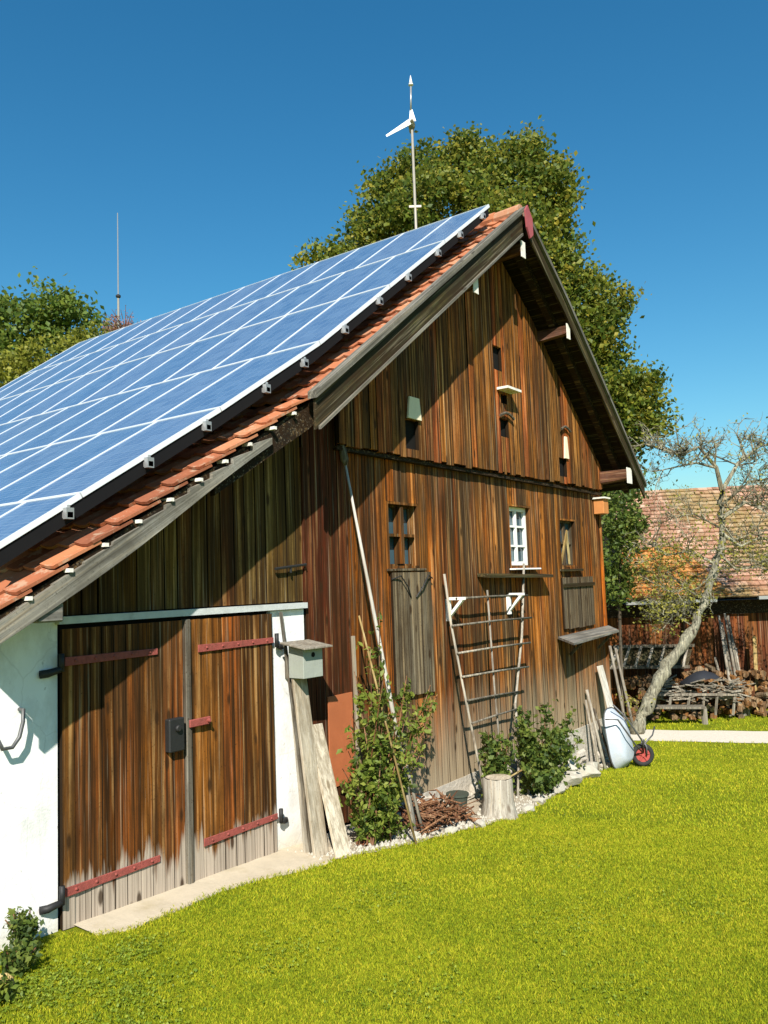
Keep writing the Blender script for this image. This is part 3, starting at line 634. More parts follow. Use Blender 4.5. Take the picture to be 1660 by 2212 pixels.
# lean-to verge board with tile lath ends
mm=MB(); xx_=np.linspace(-3.15,-.55,12); 
for a,b_ in zip(xx_,xx_[1:]):
    wb=.19+.05*math.sin((a+3.15)/2.6*2.8)*.5; 
    da=.21+.03*math.sin(a*2.1); db=.21+.03*math.sin(b_*2.1)
    mm.hexa([(a,-.555,zt(a)-da-.02),(b_,-.555,zt(b_)-db-.02),(b_,-.52,zt(b_)-db-.02),(a,-.52,zt(a)-da-.02),(a,-.555,zt(a)-.085),(b_,-.555,zt(b_)-.085-.06*(b_+3.15)/2.6),(b_,-.52,zt(b_)-.085-.06*(b_+3.15)/2.6),(a,-.52,zt(a)-.085)],.6)
mm.build('barge_board',W['grey_n'],barn,label='bleached grey verge board of the lean-to')
mm=MB()
for a,b_ in ((-1.2,-.6),(-.6,0.),(0.,.25)): mm.hexa([(a,-.51,zt(a)-.30-.02*(a+1.2)),(b_,-.51,zt(b_)-.30-.02*(b_+1.2)),(b_,-.455,zt(b_)-.30-.02*(b_+1.2)),(a,-.455,zt(a)-.30-.02*(a+1.2)),(a,-.51,zt(a)-.112),(b_,-.51,zt(b_)-.112),(b_,-.455,zt(b_)-.112),(a,-.455,zt(a)-.112)],.2)
mm.hexa([(-3.12,-.519,zt(-3.12)-.20),(-1.2,-.519,zt(-1.2)-.20),(-1.2,-.46,zt(-1.2)-.20),(-3.12,-.46,zt(-3.12)-.20),(-3.12,-.519,zt(-3.12)-.06),(-1.2,-.519,zt(-1.2)-.06),(-1.2,-.46,zt(-1.2)-.06),(-3.12,-.46,zt(-3.12)-.06)],.2)  # stretch added to block sunlight leaking between verge board and tiles
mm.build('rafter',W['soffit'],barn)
for i in range(10):
    x=-2.85+i*.29
    mm=MB(); h_=random.uniform(.010,.018); mm.box(x-h_,x+h_,-.56-random.uniform(0,.02),-.46,zt(x)-.082,zt(x)-.055,random.random()); mm.build('lath_end',ENDP,barn)
# purlins with whitewashed ends
def purlin(x0,x1,z0,z1,ye,taper=True,mat=None):
    q=MB()
    q.hexa([(x0,ye,z0+.05),(x1,ye,z0+.05),(x1,.02,z0),(x0,.02,z0),(x0,ye,z1),(x1,ye,z1),(x1,.02,z1),(x0,.02,z1)],.6); p=q.build('purlin',mat or W['beam'],barn,bevel=.006)
    q=MB(); q.box(x0-.005,x1+.005,ye-.012,ye-.001,z0-.03,z1+.03); q.build('end_board',ENDP,p)
purlin(4.60,4.72,7.08,7.26,-.61); purlin(6.09,6.20,6.22,6.40,-.61); purlin(8.45,8.68,4.12,4.34,-.61); purlin(3.14,3.26,6.16,6.32,-.61)
q=MB(); q.box(-2.78,-2.59,-.54,.02,2.31,2.44,.4); q.build('purlin',W['greyx'],barn,bevel=.012,label='rough beam end under the verge board')
q=MB(); q.box(8.58,8.78,-.12,.1,3.60,3.82); q.build('beam_end',BOXO,barn,bevel=.01); 
# nesting box at the corner (own thing)
m=MB(); m.box(8.32,8.55,-.20,-.012,3.57,3.84); nb=empty('nest_box',(8.43,-.1,3.57),label='small orange wooden box high on the right corner of the barn',cat='nest box')
for v_ in range(len(m.v)): m.v[v_]=tuple(np.array(m.v[v_])-np.array([8.43,-.1,3.57]))
m.build('body',BOXO,nb,bevel=.008); m=MB(); m.box(-.15,.15,-.14,.09,.272,.30); m.build('lid',ENDP,nb)

# solar panels -----------------------------------------------------
def panel(s0,s1,y0,y1,xref,zref,ux,uz):
    nx_,nz_=-uz,ux
    def P(s,y,o): return (xref+ux*s+nx_*o,y,zref+uz*s+nz_*o)
    g_=.011; fw=.014; fc=.007
    t=random.random()
    a0,a1,b0,b1=s0+g_/2,s1-g_/2,y0+g_/2,y1-g_/2
    me=MB(); vs=[P(a0+fw,b0+fc,.036),P(a1-fw,b0+fc,.036),P(a1-fw,b1-fc,.036),P(a0+fw,b1-fc,.036)]
    me.add(vs+[P(a0+fw,b0+fc,.005),P(a1-fw,b0+fc,.005),P(a1-fw,b1-fc,.005),P(a0+fw,b1-fc,.005)],[(0,3,2,1),(4,5,6,7)],t)
    o=me.build('solar_panel',CELL,barn)
    uvl=o.data.uv_layers.new(name='UVMap'); n_v=10*(s1-s0)/1.64
    uvs=[(0,0),(0,1),(1,1),(1,0)]
    for i,li in enumerate(o.data.polygons[0].loop_indices):
        vi=o.data.loops[li].vertex_index; uvl.data[li].uv=(0 if vi in(0,1) else 1, 0 if vi in (0,3) else (s1-s0)/1.64)
    fr=MB()
    for (p,q_,r,s_) in ((a0,a1,b0,b0+fc),(a0,a1,b1-fc,b1),(a0,a0+fw,b0+fc,b1-fc),(a1-fw,a1,b0+fc,b1-fc)):
        fr.hexa([P(p,r,0),P(q_,r,0),P(q_,s_,0),P(p,s_,0),P(p,r,.042),P(q_,r,.042),P(q_,s_,.042),P(p,s_,.042)])
    fr.build('frame',ALU,o)
PY=[-.35+.98*i for i in range(11)]
OFF=.31
dxm,dzm=4.66,7.74-4.29; Lm=math.hypot(dxm,dzm); um=(dxm/Lm,dzm/Lm)
LT0=Lm*4.23/4.66; Ll=math.hypot(1,.613); ul=(1/Ll,.613/Ll)
def seams(first,w_=.85,y0=-.35,y1=9.45):
    q=[y0,y0+first]
    while q[-1]+w_<y1-.3: q.append(q[-1]+w_)
    return q[:-1]+[y1] if y1-q[-1]<.3 else q+[y1]
rows=[((LT0-1.585,LT0),.62,0),((LT0-3.17,LT0-1.585),.78,0),((LT0-4.755,LT0-3.17),.74,0)]
for (s0,s1),first,_ in rows:
    q=seams(first)
    for a_,b_ in zip(q,q[1:]): panel(s0,s1,a_,b_,0,4.29+OFF,*um)
# rows over the kink and the lean-to
xk=(LT0-4.755)*um[0]; zk=4.29+OFF+(LT0-4.755)*um[1]
tx,tz=-.95,zt(-.95)+OFF; LL=math.hypot(xk-tx,zk-tz); uk=((xk-tx)/LL,(zk-tz)/LL)
for (s0,s1,first,u_) in ((0,LL,.93,uk),(-1.60,0,.84,ul),(-2.35,-1.60,.70,ul)):
    q=seams(first)
    for a_,b_ in zip(q,q[1:]): panel(s0,s1,a_,b_,tx,tz,*u_)
# black strip standing in for the shaded gap below the array edge
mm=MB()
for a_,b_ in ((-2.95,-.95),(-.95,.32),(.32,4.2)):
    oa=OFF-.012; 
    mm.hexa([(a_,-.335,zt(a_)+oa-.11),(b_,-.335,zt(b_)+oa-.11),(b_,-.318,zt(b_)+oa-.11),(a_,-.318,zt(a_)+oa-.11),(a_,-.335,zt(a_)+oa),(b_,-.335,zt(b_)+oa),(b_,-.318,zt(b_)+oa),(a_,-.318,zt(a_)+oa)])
mm.build('gap_shade_strip',GAPSHADE,barn)
# rails: short stubs and clamps show along the verge
def rail(x):
    z=zt(x)+OFF-.05
    q=MB(); q.box(x-.022,x+.022,-.40,9.4,z-.02,z+.02); r=q.build('mounting_rail',RAILM,barn)
    q=MB(); q.box(x-.03,x+.03,-.40,-.356,z-.03,z+.05); q.tube([(x,-.38,z+.05),(x,-.38,z+.07)],.012,6); q.build('end_clamp',RAILM,r)
for x in (3.95,3.3,2.72,2.02,1.42,.78,.12,-.42,-1.15,-1.75,-2.45): rail(x)

# wall hook, left
hk=MB(); hk.tube([(-2.60,-.01,1.70),(-2.60,-.06,1.70),(-2.61,-.075,1.62),(-2.64,-.08,1.52),(-2.69,-.08,1.46),(-2.76,-.08,1.46),(-2.80,-.08,1.54)],.014,8); hk.build('wall_hook',TUBE,barn,smooth=True)

# ------------------------------------------------------------------ things leaning on and standing by the barn
def leaning(name,u0,v0,yb,u1,v1,yt,wd,th,mat,label,cat,group=None,ext=0,t=.5,ratio=1):
    a=wp(u0,v0,yb); a.z=gz(a.x)+.003; b_=wp(u1,v1,yt)
    m=MB(); d=(b_-a).normalized(); m.bar(a,b_,wd,th,up=(0,-1,.1),t=t)
    o=m.build(name,mat,label=label,cat=cat,group=group,bevel=.003); return origin(o,a)
G1='planks leaning beside the double door'
leaning('plank',694,1843,-.42,640,1412,-.16,.19,.03,W['pale'],'long pale plank leaning on the white jamb behind the bird box','plank',G1,t=.7)
leaning('plank',742,1846,-.56,680,1565,-.20,.20,.03,W['pale'],'shorter wide pale plank, rightmost of those beside the door','plank',G1,t=.95)
leaning('lath',673,1838,-.30,607,1322,-.05,.035,.02,W['grey'],'thin dark edged lath leaning against the white door jamb','lath',t=.2)
leaning('plank',665,1838,-.26,632,1470,-.10,.09,.02,W['pole'],'narrow greyish plank half hidden behind the two pale planks by the door','plank',G1,t=.3)
# bird box
def box_at(name,x,y,z,**k): return empty(name,(x,y,z),**k)
p0=wp(655,1400,-.36); p1=wp(691,1400,-.36)
bh=empty('bird_house',(p0.x,-.36,1.62),rz=math.radians(-4),label='pale grey green bird box with round hole and slanting lid beside the plank door',cat='bird house')
wv=p1.x-p0.x+.02
m=MB(); m.hexa([(0,0,0),(wv,0,0),(wv,.2,0),(0,.2,0),(0,0,.27),(wv,0,.27),(wv,.2,.31),(0,.2,.31)]); m.build('body',BHGREY,bh,bevel=.004)
m=MB(); m.hexa([(-.07,-.09,.275),(wv+.05,-.09,.275),(wv+.05,.24,.325),(-.07,.24,.325),(-.07,-.09,.292),(wv+.05,-.09,.292),(wv+.05,.24,.342),(-.07,.24,.342)]); m.build('lid',W['pole'],bh,bevel=.003)
m=MB(); m.tube([(wv*.5,.0,.215),(wv*.5,-.004,.215)],.024,14); m.build('entrance_hole',DARK,bh)
m=MB(); m.box(wv*.35,wv*.65,.2,.352,-.02,.20); m.build('mounting_block',W['grey'],bh)
# rake / long pole
a=wp(838,1480,-.36); b_=wp(747,1005,-.07); c_=a+(a-b_)*.6; tt=(a.z-gz(a.x))/(b_.z-a.z); c_=a+(a-b_)*tt; c_.z=gz(c_.x)
m=MB(); m.tube([c_,a,a.lerp(b_,.5),b_],[.026,.024,.018,.012],8,t=.7); ro=empty('long_pole',tuple(c_),label='long whitish pole leaning against the gable up into the roof shadow',cat='pole')
for i in range(len(m.v)): m.v[i]=tuple(Vector(m.v[i])-c_)
m.build('shaft',W['white'],ro,smooth=True)
d=(b_-a).normalized(); m=MB(); m.tube([b_-c_,b_-c_+d*.06,b_-c_+d*.26,b_-c_+d*.30],[.018,.045,.04,.02],10); m.build('brush_head',W['grey'],ro,smooth=True)
def stick(name,pts,r,mat,label,cat,group=None,t=.5):
    m=MB(); m.tube(pts,r,7,t=t); o=m.build(name,mat,label=label,cat=cat,group=group,smooth=True); return origin(o,pts[0])
a=wp(806,1450,-.4); b_=wp(776,1330,-.25); c_=a+(a-b_)*((a.z-gz(a.x))/(b_.z-a.z)); c_.z=gz(c_.x)
stick('garden_cane',[c_,a,b_],[.012,.012,.010],W['cane'],'thin yellow cane rising out of the rose bush beside the long pole','cane')
a=wp(916,1806,-.66); a.z=gz(a.x); stick('garden_stake',[a,wp(880,1660,-.5),wp(866,1560,-.35)],[.018,.018,.015],W['pole'],'pale stake on the right edge of the rose bush','stake','stakes beside the rose bush')
a=wp(898,1800,-.62); a.z=gz(a.x); stick('garden_stake',[a,wp(872,1680,-.45)],[.016,.014],W['pole'],'short pale stake just left of the longer one at the rose bush','stake','stakes beside the rose bush')

# leaves ------------------------------------------------------------
def leaves(C,size,elong=1.6,up=.3,seed=0,tint=None,droop=0):
    "C: (n,3) leaf centres -> two-triangle folded leaves"
    n=len(C); r=np.random.default_rng(seed)
    d=r.normal(size=(n,3)); d[:,2]-=droop; d/=np.linalg.norm(d,axis=1)[:,None]
    nn=r.normal(size=(n,3)); nn[:,2]+=up*3; nn-= (nn*d).sum(1)[:,None]*d; nn/=np.linalg.norm(nn,axis=1)[:,None]+1e-9
    s=np.cross(d,nn); L=size*r.uniform(.6,1.35,n)[:,None]; Wd=L/elong
    P=np.stack([C-d*L*.5,C+s*Wd*.5+nn*Wd*.12-d*L*.05,C+d*L*.5,C-s*Wd*.5+nn*Wd*.12-d*L*.05],1).reshape(-1,3)
    i=np.arange(n)*4; F=np.concatenate([np.stack([i,i+1,i+2],1),np.stack([i,i+2,i+3],1)])
    T=r.uniform(0,1,n) if tint is None else np.clip(tint+r.normal(0,.16,n),0,1)
    return P,F,np.repeat(T,4)
def blob(c,rad,n,seed,shell=.55,lump=.35):
    r=np.random.default_rng(seed); d=r.normal(size=(n,3)); d/=np.linalg.norm(d,axis=1)[:,None]
    k_=r.uniform(shell,1,n)**.6
    rad=np.array(rad)
    # lumpy surface
    f=1+lump*np.sin(d[:,0]*5+seed)*np.sin(d[:,1]*4.3+seed*2)*np.cos(d[:,2]*4.7+seed)
    return np.array(c)+d*rad*(k_*f)[:,None]
def crown(parent,blobs,per,size,mat,name='crown',elong=1.5,seed=1,lump=.35,clump=.28,sub=26,tintmix=.5):
    "foliage made of many leaf clumps scattered through ellipsoids"
    Cs=[];Ts=[]
    for i,(c,rad) in enumerate(blobs):
        area=(rad[0]*rad[1]+rad[1]*rad[2]+rad[0]*rad[2])/3
        nc=max(6,int(per*area)); cc=blob(c,rad,nc,seed*31+i,.45,lump)
        r=np.random.default_rng(seed*77+i); 
        off=r.normal(size=(nc,sub,3))*np.array([1,1,.75])*clump*.5
        P=(cc[:,None,:]+off).reshape(-1,3); Cs.append(P); Ts.append(np.repeat(np.clip(r.uniform(0,1,nc),0,1),sub))
    C_=np.concatenate(Cs); T_=np.concatenate(Ts)*tintmix+(1-tintmix)*.5
    P,F,T=leaves(C_,size,elong,.25,seed,T_)
    return npmesh(name,P,F,T,mat,parent)
def trunk_mesh(m,pts,rads,n=10): m.tube(pts,rads,n,jit=.06)
# big tree behind the barn
def tree_root(name,x,y,label,cat='tree',group=None): return empty(name,(0,0,0),label=label,cat=cat,group=group)
def px_blobs(L,dist,sc=1.0,flat=.8):
    out=[]
    for it in L:
        u,v,ru,rv=it[:4]; dd=dist+(it[4] if len(it)>4 else 0)
        c=dp(u,v,dd); kx=dd/FL; out.append(((c.x,c.y,c.z),(ru*kx*sc,ru*kx*sc*flat,rv*kx*sc)))
    return out
bt=empty('deciduous_tree',(0,0,0),label='large olive green deciduous tree rising behind the barn ridge',cat='tree')
BB=[(905,385,70,55),(860,430,75,60),(1000,370,75,60,1),(1000,325,28,30),(1100,400,90,80),(1140,340,42,48),(1190,410,55,70),(950,470,110,80,-1),(790,505,50,42,1),(840,520,70,50),(1080,520,120,100,-1),(1195,520,60,80),(1180,620,85,90,0),(1255,650,60,70,1),(1320,650,42,42),(1290,740,65,60,0),(1200,760,110,90,1),(1310,850,75,60),(1385,850,48,55),(1400,900,40,48),(1345,930,60,60,0),(1250,900,110,90,1.5),(1300,1010,75,70,1.5),(1000,600,150,90,0),(700,565,45,20),(760,570,60,30),(1100,700,120,110,1.5)]
bl=px_blobs(BB,25)
bl=[(c_,tuple(q_*1.12 for q_ in r_)) for c_,r_ in bl]
crown(bt,bl,80,.155,LEAF_BIG,seed=3,lump=.18,clump=.44,sub=40,tintmix=.75,elong=1.4)
base=dp(1150,1500,26); base.z=gz(base.x)
m=MB(); tp=dp(1080,640,25); m.tube([base,base+Vector((.2,0,3)),dp(1130,900,25.5),dp(1110,760,25),tp],[.55,.42,.34,.26,.16],12)
for (u,v) in ((905,400),(1000,380),(1140,400),(840,500),(1190,520)):
    e=dp(u,v,25); m.tube([dp(1115,780,25.2),(dp(1115,780,25.2)+e)/2+Vector((0,0,.4)),e],[.17,.10,.03],7)
for (u,v) in ((1290,700),(1380,870),(1300,1000)):
    e=dp(u,v,25); m.tube([dp(1135,950,25.5),(dp(1135,950,25.5)+e)/2+Vector((0,0,.5)),e],[.2,.12,.03],7)
m.build('trunk',W['barkd'],bt,smooth=True)
# ivy-like shrub between barn and far barn
sb=empty('tall_shrub',(0,0,0),label='tall dark green shrub filling the gap between the two barns',cat='shrub')
crown(sb,px_blobs([(1345,1100,50,60),(1335,1180,48,60),(1325,1260,45,50),(1345,1040,45,40,2),(1350,1130,40,50,1)],18.5),150,.11,LEAF_D,seed=9,clump=.3,sub=26)
m=MB(); a=dp(1340,1450,18.5); a.z=gz(a.x); m.tube([a,dp(1338,1300,18.5),dp(1345,1100,18.5)],[.04,.035,.02],8); m.build('stem',W['barkd'],sb)
# left trees
lt=empty('deciduous_tree',(0,0,0),label='dense dark green tree behind the left end of the roof',cat='tree',group='trees beyond the roof on the left')
crown(lt,px_blobs([(20,700,85,75),(95,670,70,55),(150,690,70,65),(60,760,110,70),(180,720,45,50),(-60,740,90,90)],30),34,.2,LEAF_L,seed=12,clump=.5,sub=30,tintmix=.7)
m=MB(); a=dp(60,1300,30); a.z=gz(a.x); m.tube([a,dp(60,1000,30),dp(60,760,30)],[.4,.3,.12],9); m.build('trunk',W['barkd'],lt)
l2=empty('deciduous_tree',(0,0,0),label='yellow green bushy tree just above the far left roof edge',cat='tree',group='trees beyond the roof on the left')
crown(l2,px_blobs([(30,810,80,50),(110,770,70,40),(180,750,55,30),(220,725,35,22),(-40,830,60,60),(90,830,80,50)],27),44,.15,LEAF_Y,seed=14,clump=.4,sub=30)
m=MB(); a=dp(80,1300,27); a.z=gz(a.x); m.tube([a,dp(80,1000,27),dp(90,800,27)],[.3,.22,.1],9); m.build('trunk',W['barkd'],l2)
# reddish bare bush top
rb=empty('ornamental_tree',(0,0,0),label='small reddish bare twigged tree top at the foot of the thin aerial',cat='tree')
m=MB(); a=dp(268,1300,26); a.z=gz(a.x); hub=dp(268,740,26); m.tube([a,dp(268,1000,26),hub],[.16,.12,.06],7,t=.3)
tips=[]
for i in range(46):
    u=random.uniform(222,316); hgt=max(0,1-((u-262)/58)**2); v=random.uniform(660,735) if random.random()<.3 else 735-random.uniform(35,80)*hgt
    e=dp(u,v,26+random.uniform(-.5,.5)); mid_=(hub+e)/2+Vector((random.uniform(-.1,.1),random.uniform(-.1,.1),random.uniform(0,.2))); m.tube([hub,mid_,e],[.025,.014,.006],4,t=random.random()); tips+=[mid_.lerp(e,random.random()) for _ in range(8)]
m.build('trunk',W['twig'],rb)
P,F,T=leaves(np.array([tuple(t_) for t_ in tips])+rng.normal(0,.08,(len(tips),3)),.07,1.4,seed=4); npmesh('crown',P,F,T,LEAF_P,rb)

# mast with rotor, and thin aerial
tu=empty('wind_turbine',(0,0,0),label='small white rotor with long blades on a thin mast behind the barn',cat='wind turbine')
D_=18; hub=dp(890,267,D_); ft=dp(898,495,D_); basep=Vector((ft.x,ft.y,0)); basep.x=hub.x; basep.y=hub.y; basep.z=-.9
m=MB(); m.tube([basep,Vector((hub.x,hub.y,9)),hub-Vector((0,0,.1))],[.05,.035,.028],8); 
cp=Vector((hub.x,hub.y,11.0)); m.build('mast',MASTM,tu,smooth=True)
m=MB(); rt=Vector((.585,-.81,0)); m.bar(cp-rt*.14,cp+rt*.14,.05,.05); m.build('mast_collar',MASTM,tu)
m=MB(); m.tube([hub-Vector(FW)*.18,hub+Vector(FW)*.05,hub+Vector(FW)*.35],[.03,.085,.05],10); m.tube([hub+Vector((0,0,-.1)),hub+Vector((0,0,.02))],[.07,.06],8); m.build('nacelle',MASTM,tu,smooth=True)
def blade(tip,wr,nm='blade'):
    m=MB(); a=hub-Vector(FW)*.1; d=(tip-a); n=Vector(FW); sd=d.normalized().cross(n)
    vs=[];K=8
    for i in range(K+1):
        q=i/K; c0=a+d*q; ww=wr*(1-.72*q)+.012; 
        vs+=[c0+sd*ww*.4-n*.012*(1-q),c0-sd*ww*.6,c0+sd*ww*.4+n*.018*(1-q)+n*.004]
    m.add(vs,[(3*i+a_,3*i+(a_+1)%3,3*i+3+(a_+1)%3,3*i+3+a_) for i in range(K) for a_ in range(3)]+[(2,1,0),(3*K,3*K+1,3*K+2)]); m.build(nm,TURB,tu)
blade(dp(888,236,D_),.15); blade(dp(835,294,D_),.13)
m=MB(); m.tube([dp(888,240,D_),dp(888,186,D_)],[.022,.02],8); m.build('top_rod',RAILM,tu,smooth=True)
m=MB(); tp=dp(888,184,D_); m.tube([tp,tp+Vector((0,0,.03))],[.06,.05],10); m.tube([tp+Vector((0,0,.03)),tp+Vector((0,0,.10)),tp+Vector((0,0,.24))],[.05,.03,.004],10); m.build('finial',TURB,tu,smooth=True)
an=empty('aerial_mast',(0,0,0),label='thin upright aerial with a dark knob beyond the roof on the left',cat='aerial')
D_=26; tp=dp(255,460,D_); kn=dp(256,640,D_); m=MB(); m.tube([Vector((kn.x,kn.y,-.9)),kn],[.05,.035],8); m.build('mast',MASTM,an)
m=MB(); m.tube([kn,Vector((kn.x,kn.y,tp.z))],[.026,.016],6); m.build('rod',RAILM,an)
m=MB(); m.tube([kn-Vector((0,0,.07)),kn-Vector((0,0,.03)),kn+Vector((0,0,.03)),kn+Vector((0,0,.07))],[.02,.08,.08,.02],10); m.build('knob',IRON,an)

# front bushes ------------------------------------------------------
def cane_bush(name,label,canes,n_leaf,size,mat,cat='shrub',seed=1,spread=.12,parentname='foliage',elong=1.9):
    r=random.Random(seed); root=empty(name,(canes[0][0][0],canes[0][0][1],canes[0][0][2]),label=label,cat=cat); o0=Vector(canes[0][0])
    m=MB(); C_=[]; tot=0
    lens=[]
    for c in canes:
        pts=[Vector(p)-o0 for p in c]; m.tube(pts,[.010*(1-.6*i/(len(pts)-1)) for i in range(len(pts))],6,t=r.random())
        lens.append(sum((b-a).length for a,b in zip(pts,pts[1:])))
    m.build('stems',W['twig'],root)
    tl_=sum(lens); T_=[]
    for c,L_ in zip(canes,lens):
        pts=[Vector(p)-o0 for p in c]; k_=int(n_leaf*L_/tl_/7)
        for i in range(k_):
            q=r.uniform(.12,1)*(len(pts)-1); j=min(int(q),len(pts)-2); p=pts[j].lerp(pts[j+1],q-j)
            d=Vector((r.gauss(0,1),r.gauss(0,1)-.35,r.gauss(0,.8)+.3)).normalized()*r.uniform(.3,1.5)*spread
            tt_=r.random()
            for s_ in range(7): C_.append(tuple(p+d*(s_/6)*1.2+Vector((r.gauss(0,.018),r.gauss(0,.018),r.gauss(0,.018)-.02*s_/6)))); T_.append(tt_)
    P,F,T=leaves(np.array(C_),size,elong,.35,seed,np.array(T_),.1); npmesh(parentname,P,F,T,mat,root)
    return root
def bush_canes(spec,seed=2):
    r=random.Random(seed); out=[]
    for (x0,y0,x1,y1,z1) in spec:
        z0=gz(x0); p0=Vector((x0,y0,z0)); p1=Vector((x1,y1,z1)); mid=p0.lerp(p1,.5)+Vector((r.uniform(-.08,.08),r.uniform(-.08,.04),.08)); out.append([tuple(p0),tuple(p0.lerp(mid,.5)),tuple(mid),tuple(p1)])
    return out
R2=random.Random(5); spec=[]
for i in range(30):
    u=R2.uniform(748,890); v=R2.uniform(1450,1800); y=R2.uniform(-.78,-.3); p=wp(u,v,y); x0=.78+R2.uniform(-.14,.22); spec.append((x0,-.48+R2.uniform(-.1,.1),p.x,p.y,max(p.z,gz(p.x)+.05)))
for (u,v,y) in ((820,1320,-.32),(815,1440,-.35),(930,1480,-.4),(945,1500,-.42),(900,1545,-.45),(770,1460,-.4),(800,1400,-.35),(880,1480,-.4),(740,1660,-.6),(738,1690,-.55),(935,1570,-.4),(920,1520,-.3)):
    p=wp(u,v,y); spec.append((.85,-.45,p.x,p.y,p.z))
cane_bush('rose_bush','leafy climbing rose bush between the leaning planks and the gable trellis',bush_canes(spec),5400,.07,LEAF_R,seed=6,spread=.11)
R2=random.Random(8); spec=[]
for i in range(34):
    u=R2.uniform(1120,1255); v=R2.uniform(1500,1705) ; y=R2.uniform(-.75,-.25); p=wp(u,v,y); spec.append((4.55+R2.uniform(-.2,.5),-.42,p.x,p.y,max(p.z,gz(p.x)+.03)))
cane_bush('green_shrub','rounded green shrub growing at the right foot of the trellis',bush_canes(spec),8200,.075,LEAF_D,seed=16,spread=.14,elong=1.6)
R2=random.Random(9); spec=[]
for i in range(14):
    u=R2.uniform(1042,1108); v=R2.uniform(1580,1685) ; y=R2.uniform(-.6,-.3); p=wp(u,v,y); spec.append((3.35+R2.uniform(-.1,.25),-.42,p.x,p.y,max(p.z,gz(p.x)+.03)))
cane_bush('green_shrub','small green shrub behind the stump at the left foot of the trellis',bush_canes(spec),2300,.07,LEAF_D,seed=26,spread=.10,elong=1.6)
clover()
# weeds at the lower left corner
def weed(name,label,x,y,hh,n,seed,mat=LEAF_D,sp=.16):
    r=random.Random(seed); c=[]
    for i in range(n):
        a=r.uniform(0,6.28); rr=r.uniform(.3,1)*sp; c.append([(x,y,gz(x)),(x+math.cos(a)*rr*.4,y+math.sin(a)*rr*.4-.02,gz(x)+hh*.5),(x+math.cos(a)*rr,y+math.sin(a)*rr,gz(x)+hh*r.uniform(.6,1))])
    return cane_bush(name,label,c,n*60,.045,mat,'weed',seed,.06,elong=1.7)
weed('weed_clump','dark leafy weed clump against the white wall at the left edge',-2.66,-.16,.30,12,31)
weed('weed_clump','low weed clump in the grass just below the one at the white wall',-2.86,-.40,.16,10,32)
weed('weed_clump','small yellowish weed at the lower left edge by the coiled shell',-3.12,-.66,.13,8,33,LEAF_R)
# coiled shell shaped thing bottom-left
p=dp(6,2142,5.15); m=MB(); pts=[];rad=[]
cx,cy,cz=-3.04,-.60,gz(-3.04)+.055
for i in range(44):
    a=i*.42; rr=.012+.0011*i; pts.append((cx+math.cos(a)*rr*.85,cy-math.cos(a)*rr*.6+ .001*i*0,cz+math.sin(a)*rr)); rad.append(.006+.00028*i)
m.tube(pts,rad,8,t=.6); o=m.build('coiled_ornament',W['cane'],label='small brown coiled snail shaped ornament lying in the grass at the left edge',cat='ornament',smooth=True); origin(o,(cx,cy,gz(cx)))

# trellis -----------------------------------------------------------
tz=gz(4.2); tr=empty('trellis',(0,0,0),label='home made pole trellis of crossed grey sticks leaning on the gable',cat='trellis')
def tpole(pts,r,t=.5,nm='pole',ext=True):
    pts=[Vector(p) for p in pts]
    if ext:
        a,b_=pts[0],pts[-1]; k_=(a.z-gz(a.x))/(b_.z-a.z)
        if k_>0: pts=[a-(b_-a)*k_]+pts
    m=MB(); m.tube(pts,[x_*.8 for x_ in ([r]*len(pts))],7,t=t,jit=.06); return m.build(nm,W['pole'],tr,smooth=True)
yb=lambda z: -.10-.30*(2.6-z)/2.6
def tp_(u,v):
    y=-.2
    for _ in range(6): q=wp(u,v,y); y=yb(q.z)
    return wp(u,v,y)
tpole([tp_(1035,1650),tp_(1000,1480),tp_(975,1350),tp_(960,1240)],.020,.6); tpole([tp_(1080,1612),tp_(1068,1480),tp_(1053,1275)],.018,.8)
tpole([tp_(1122,1600),tp_(1113,1525),tp_(1128,1370),tp_(1132,1218)],.022,.9); tpole([tp_(1143,1718),tp_(1128,1610),tp_(1112,1520)],.022,.4,ext=True)
for (a,b_) in (((982,1293),(1136,1286)),((973,1352),(1145,1334)),((985,1411),(1142,1388)),((995,1462),(1138,1440)),((1006,1513),(1116,1494)),((1016,1562),(1117,1530))):
    p,q=tp_(*a),tp_(*b_); p.y-=.03; q.y-=.03; m=MB(); m.tube([p,p.lerp(q,.5)+Vector((0,-.005,.008)),q],.014,6,t=random.random(),jit=.1); m.build('rung',W['stick'],tr,smooth=True)
for (a,b_) in (((1085,1685),(1128,1660)),((1120,1608),(1165,1606))):
    p,q=tp_(*a),tp_(*b_); p.y-=.03; q.y-=.03; m=MB(); m.tube([p,q],.012,6,t=.9); m.build('rung',W['cane'],tr)
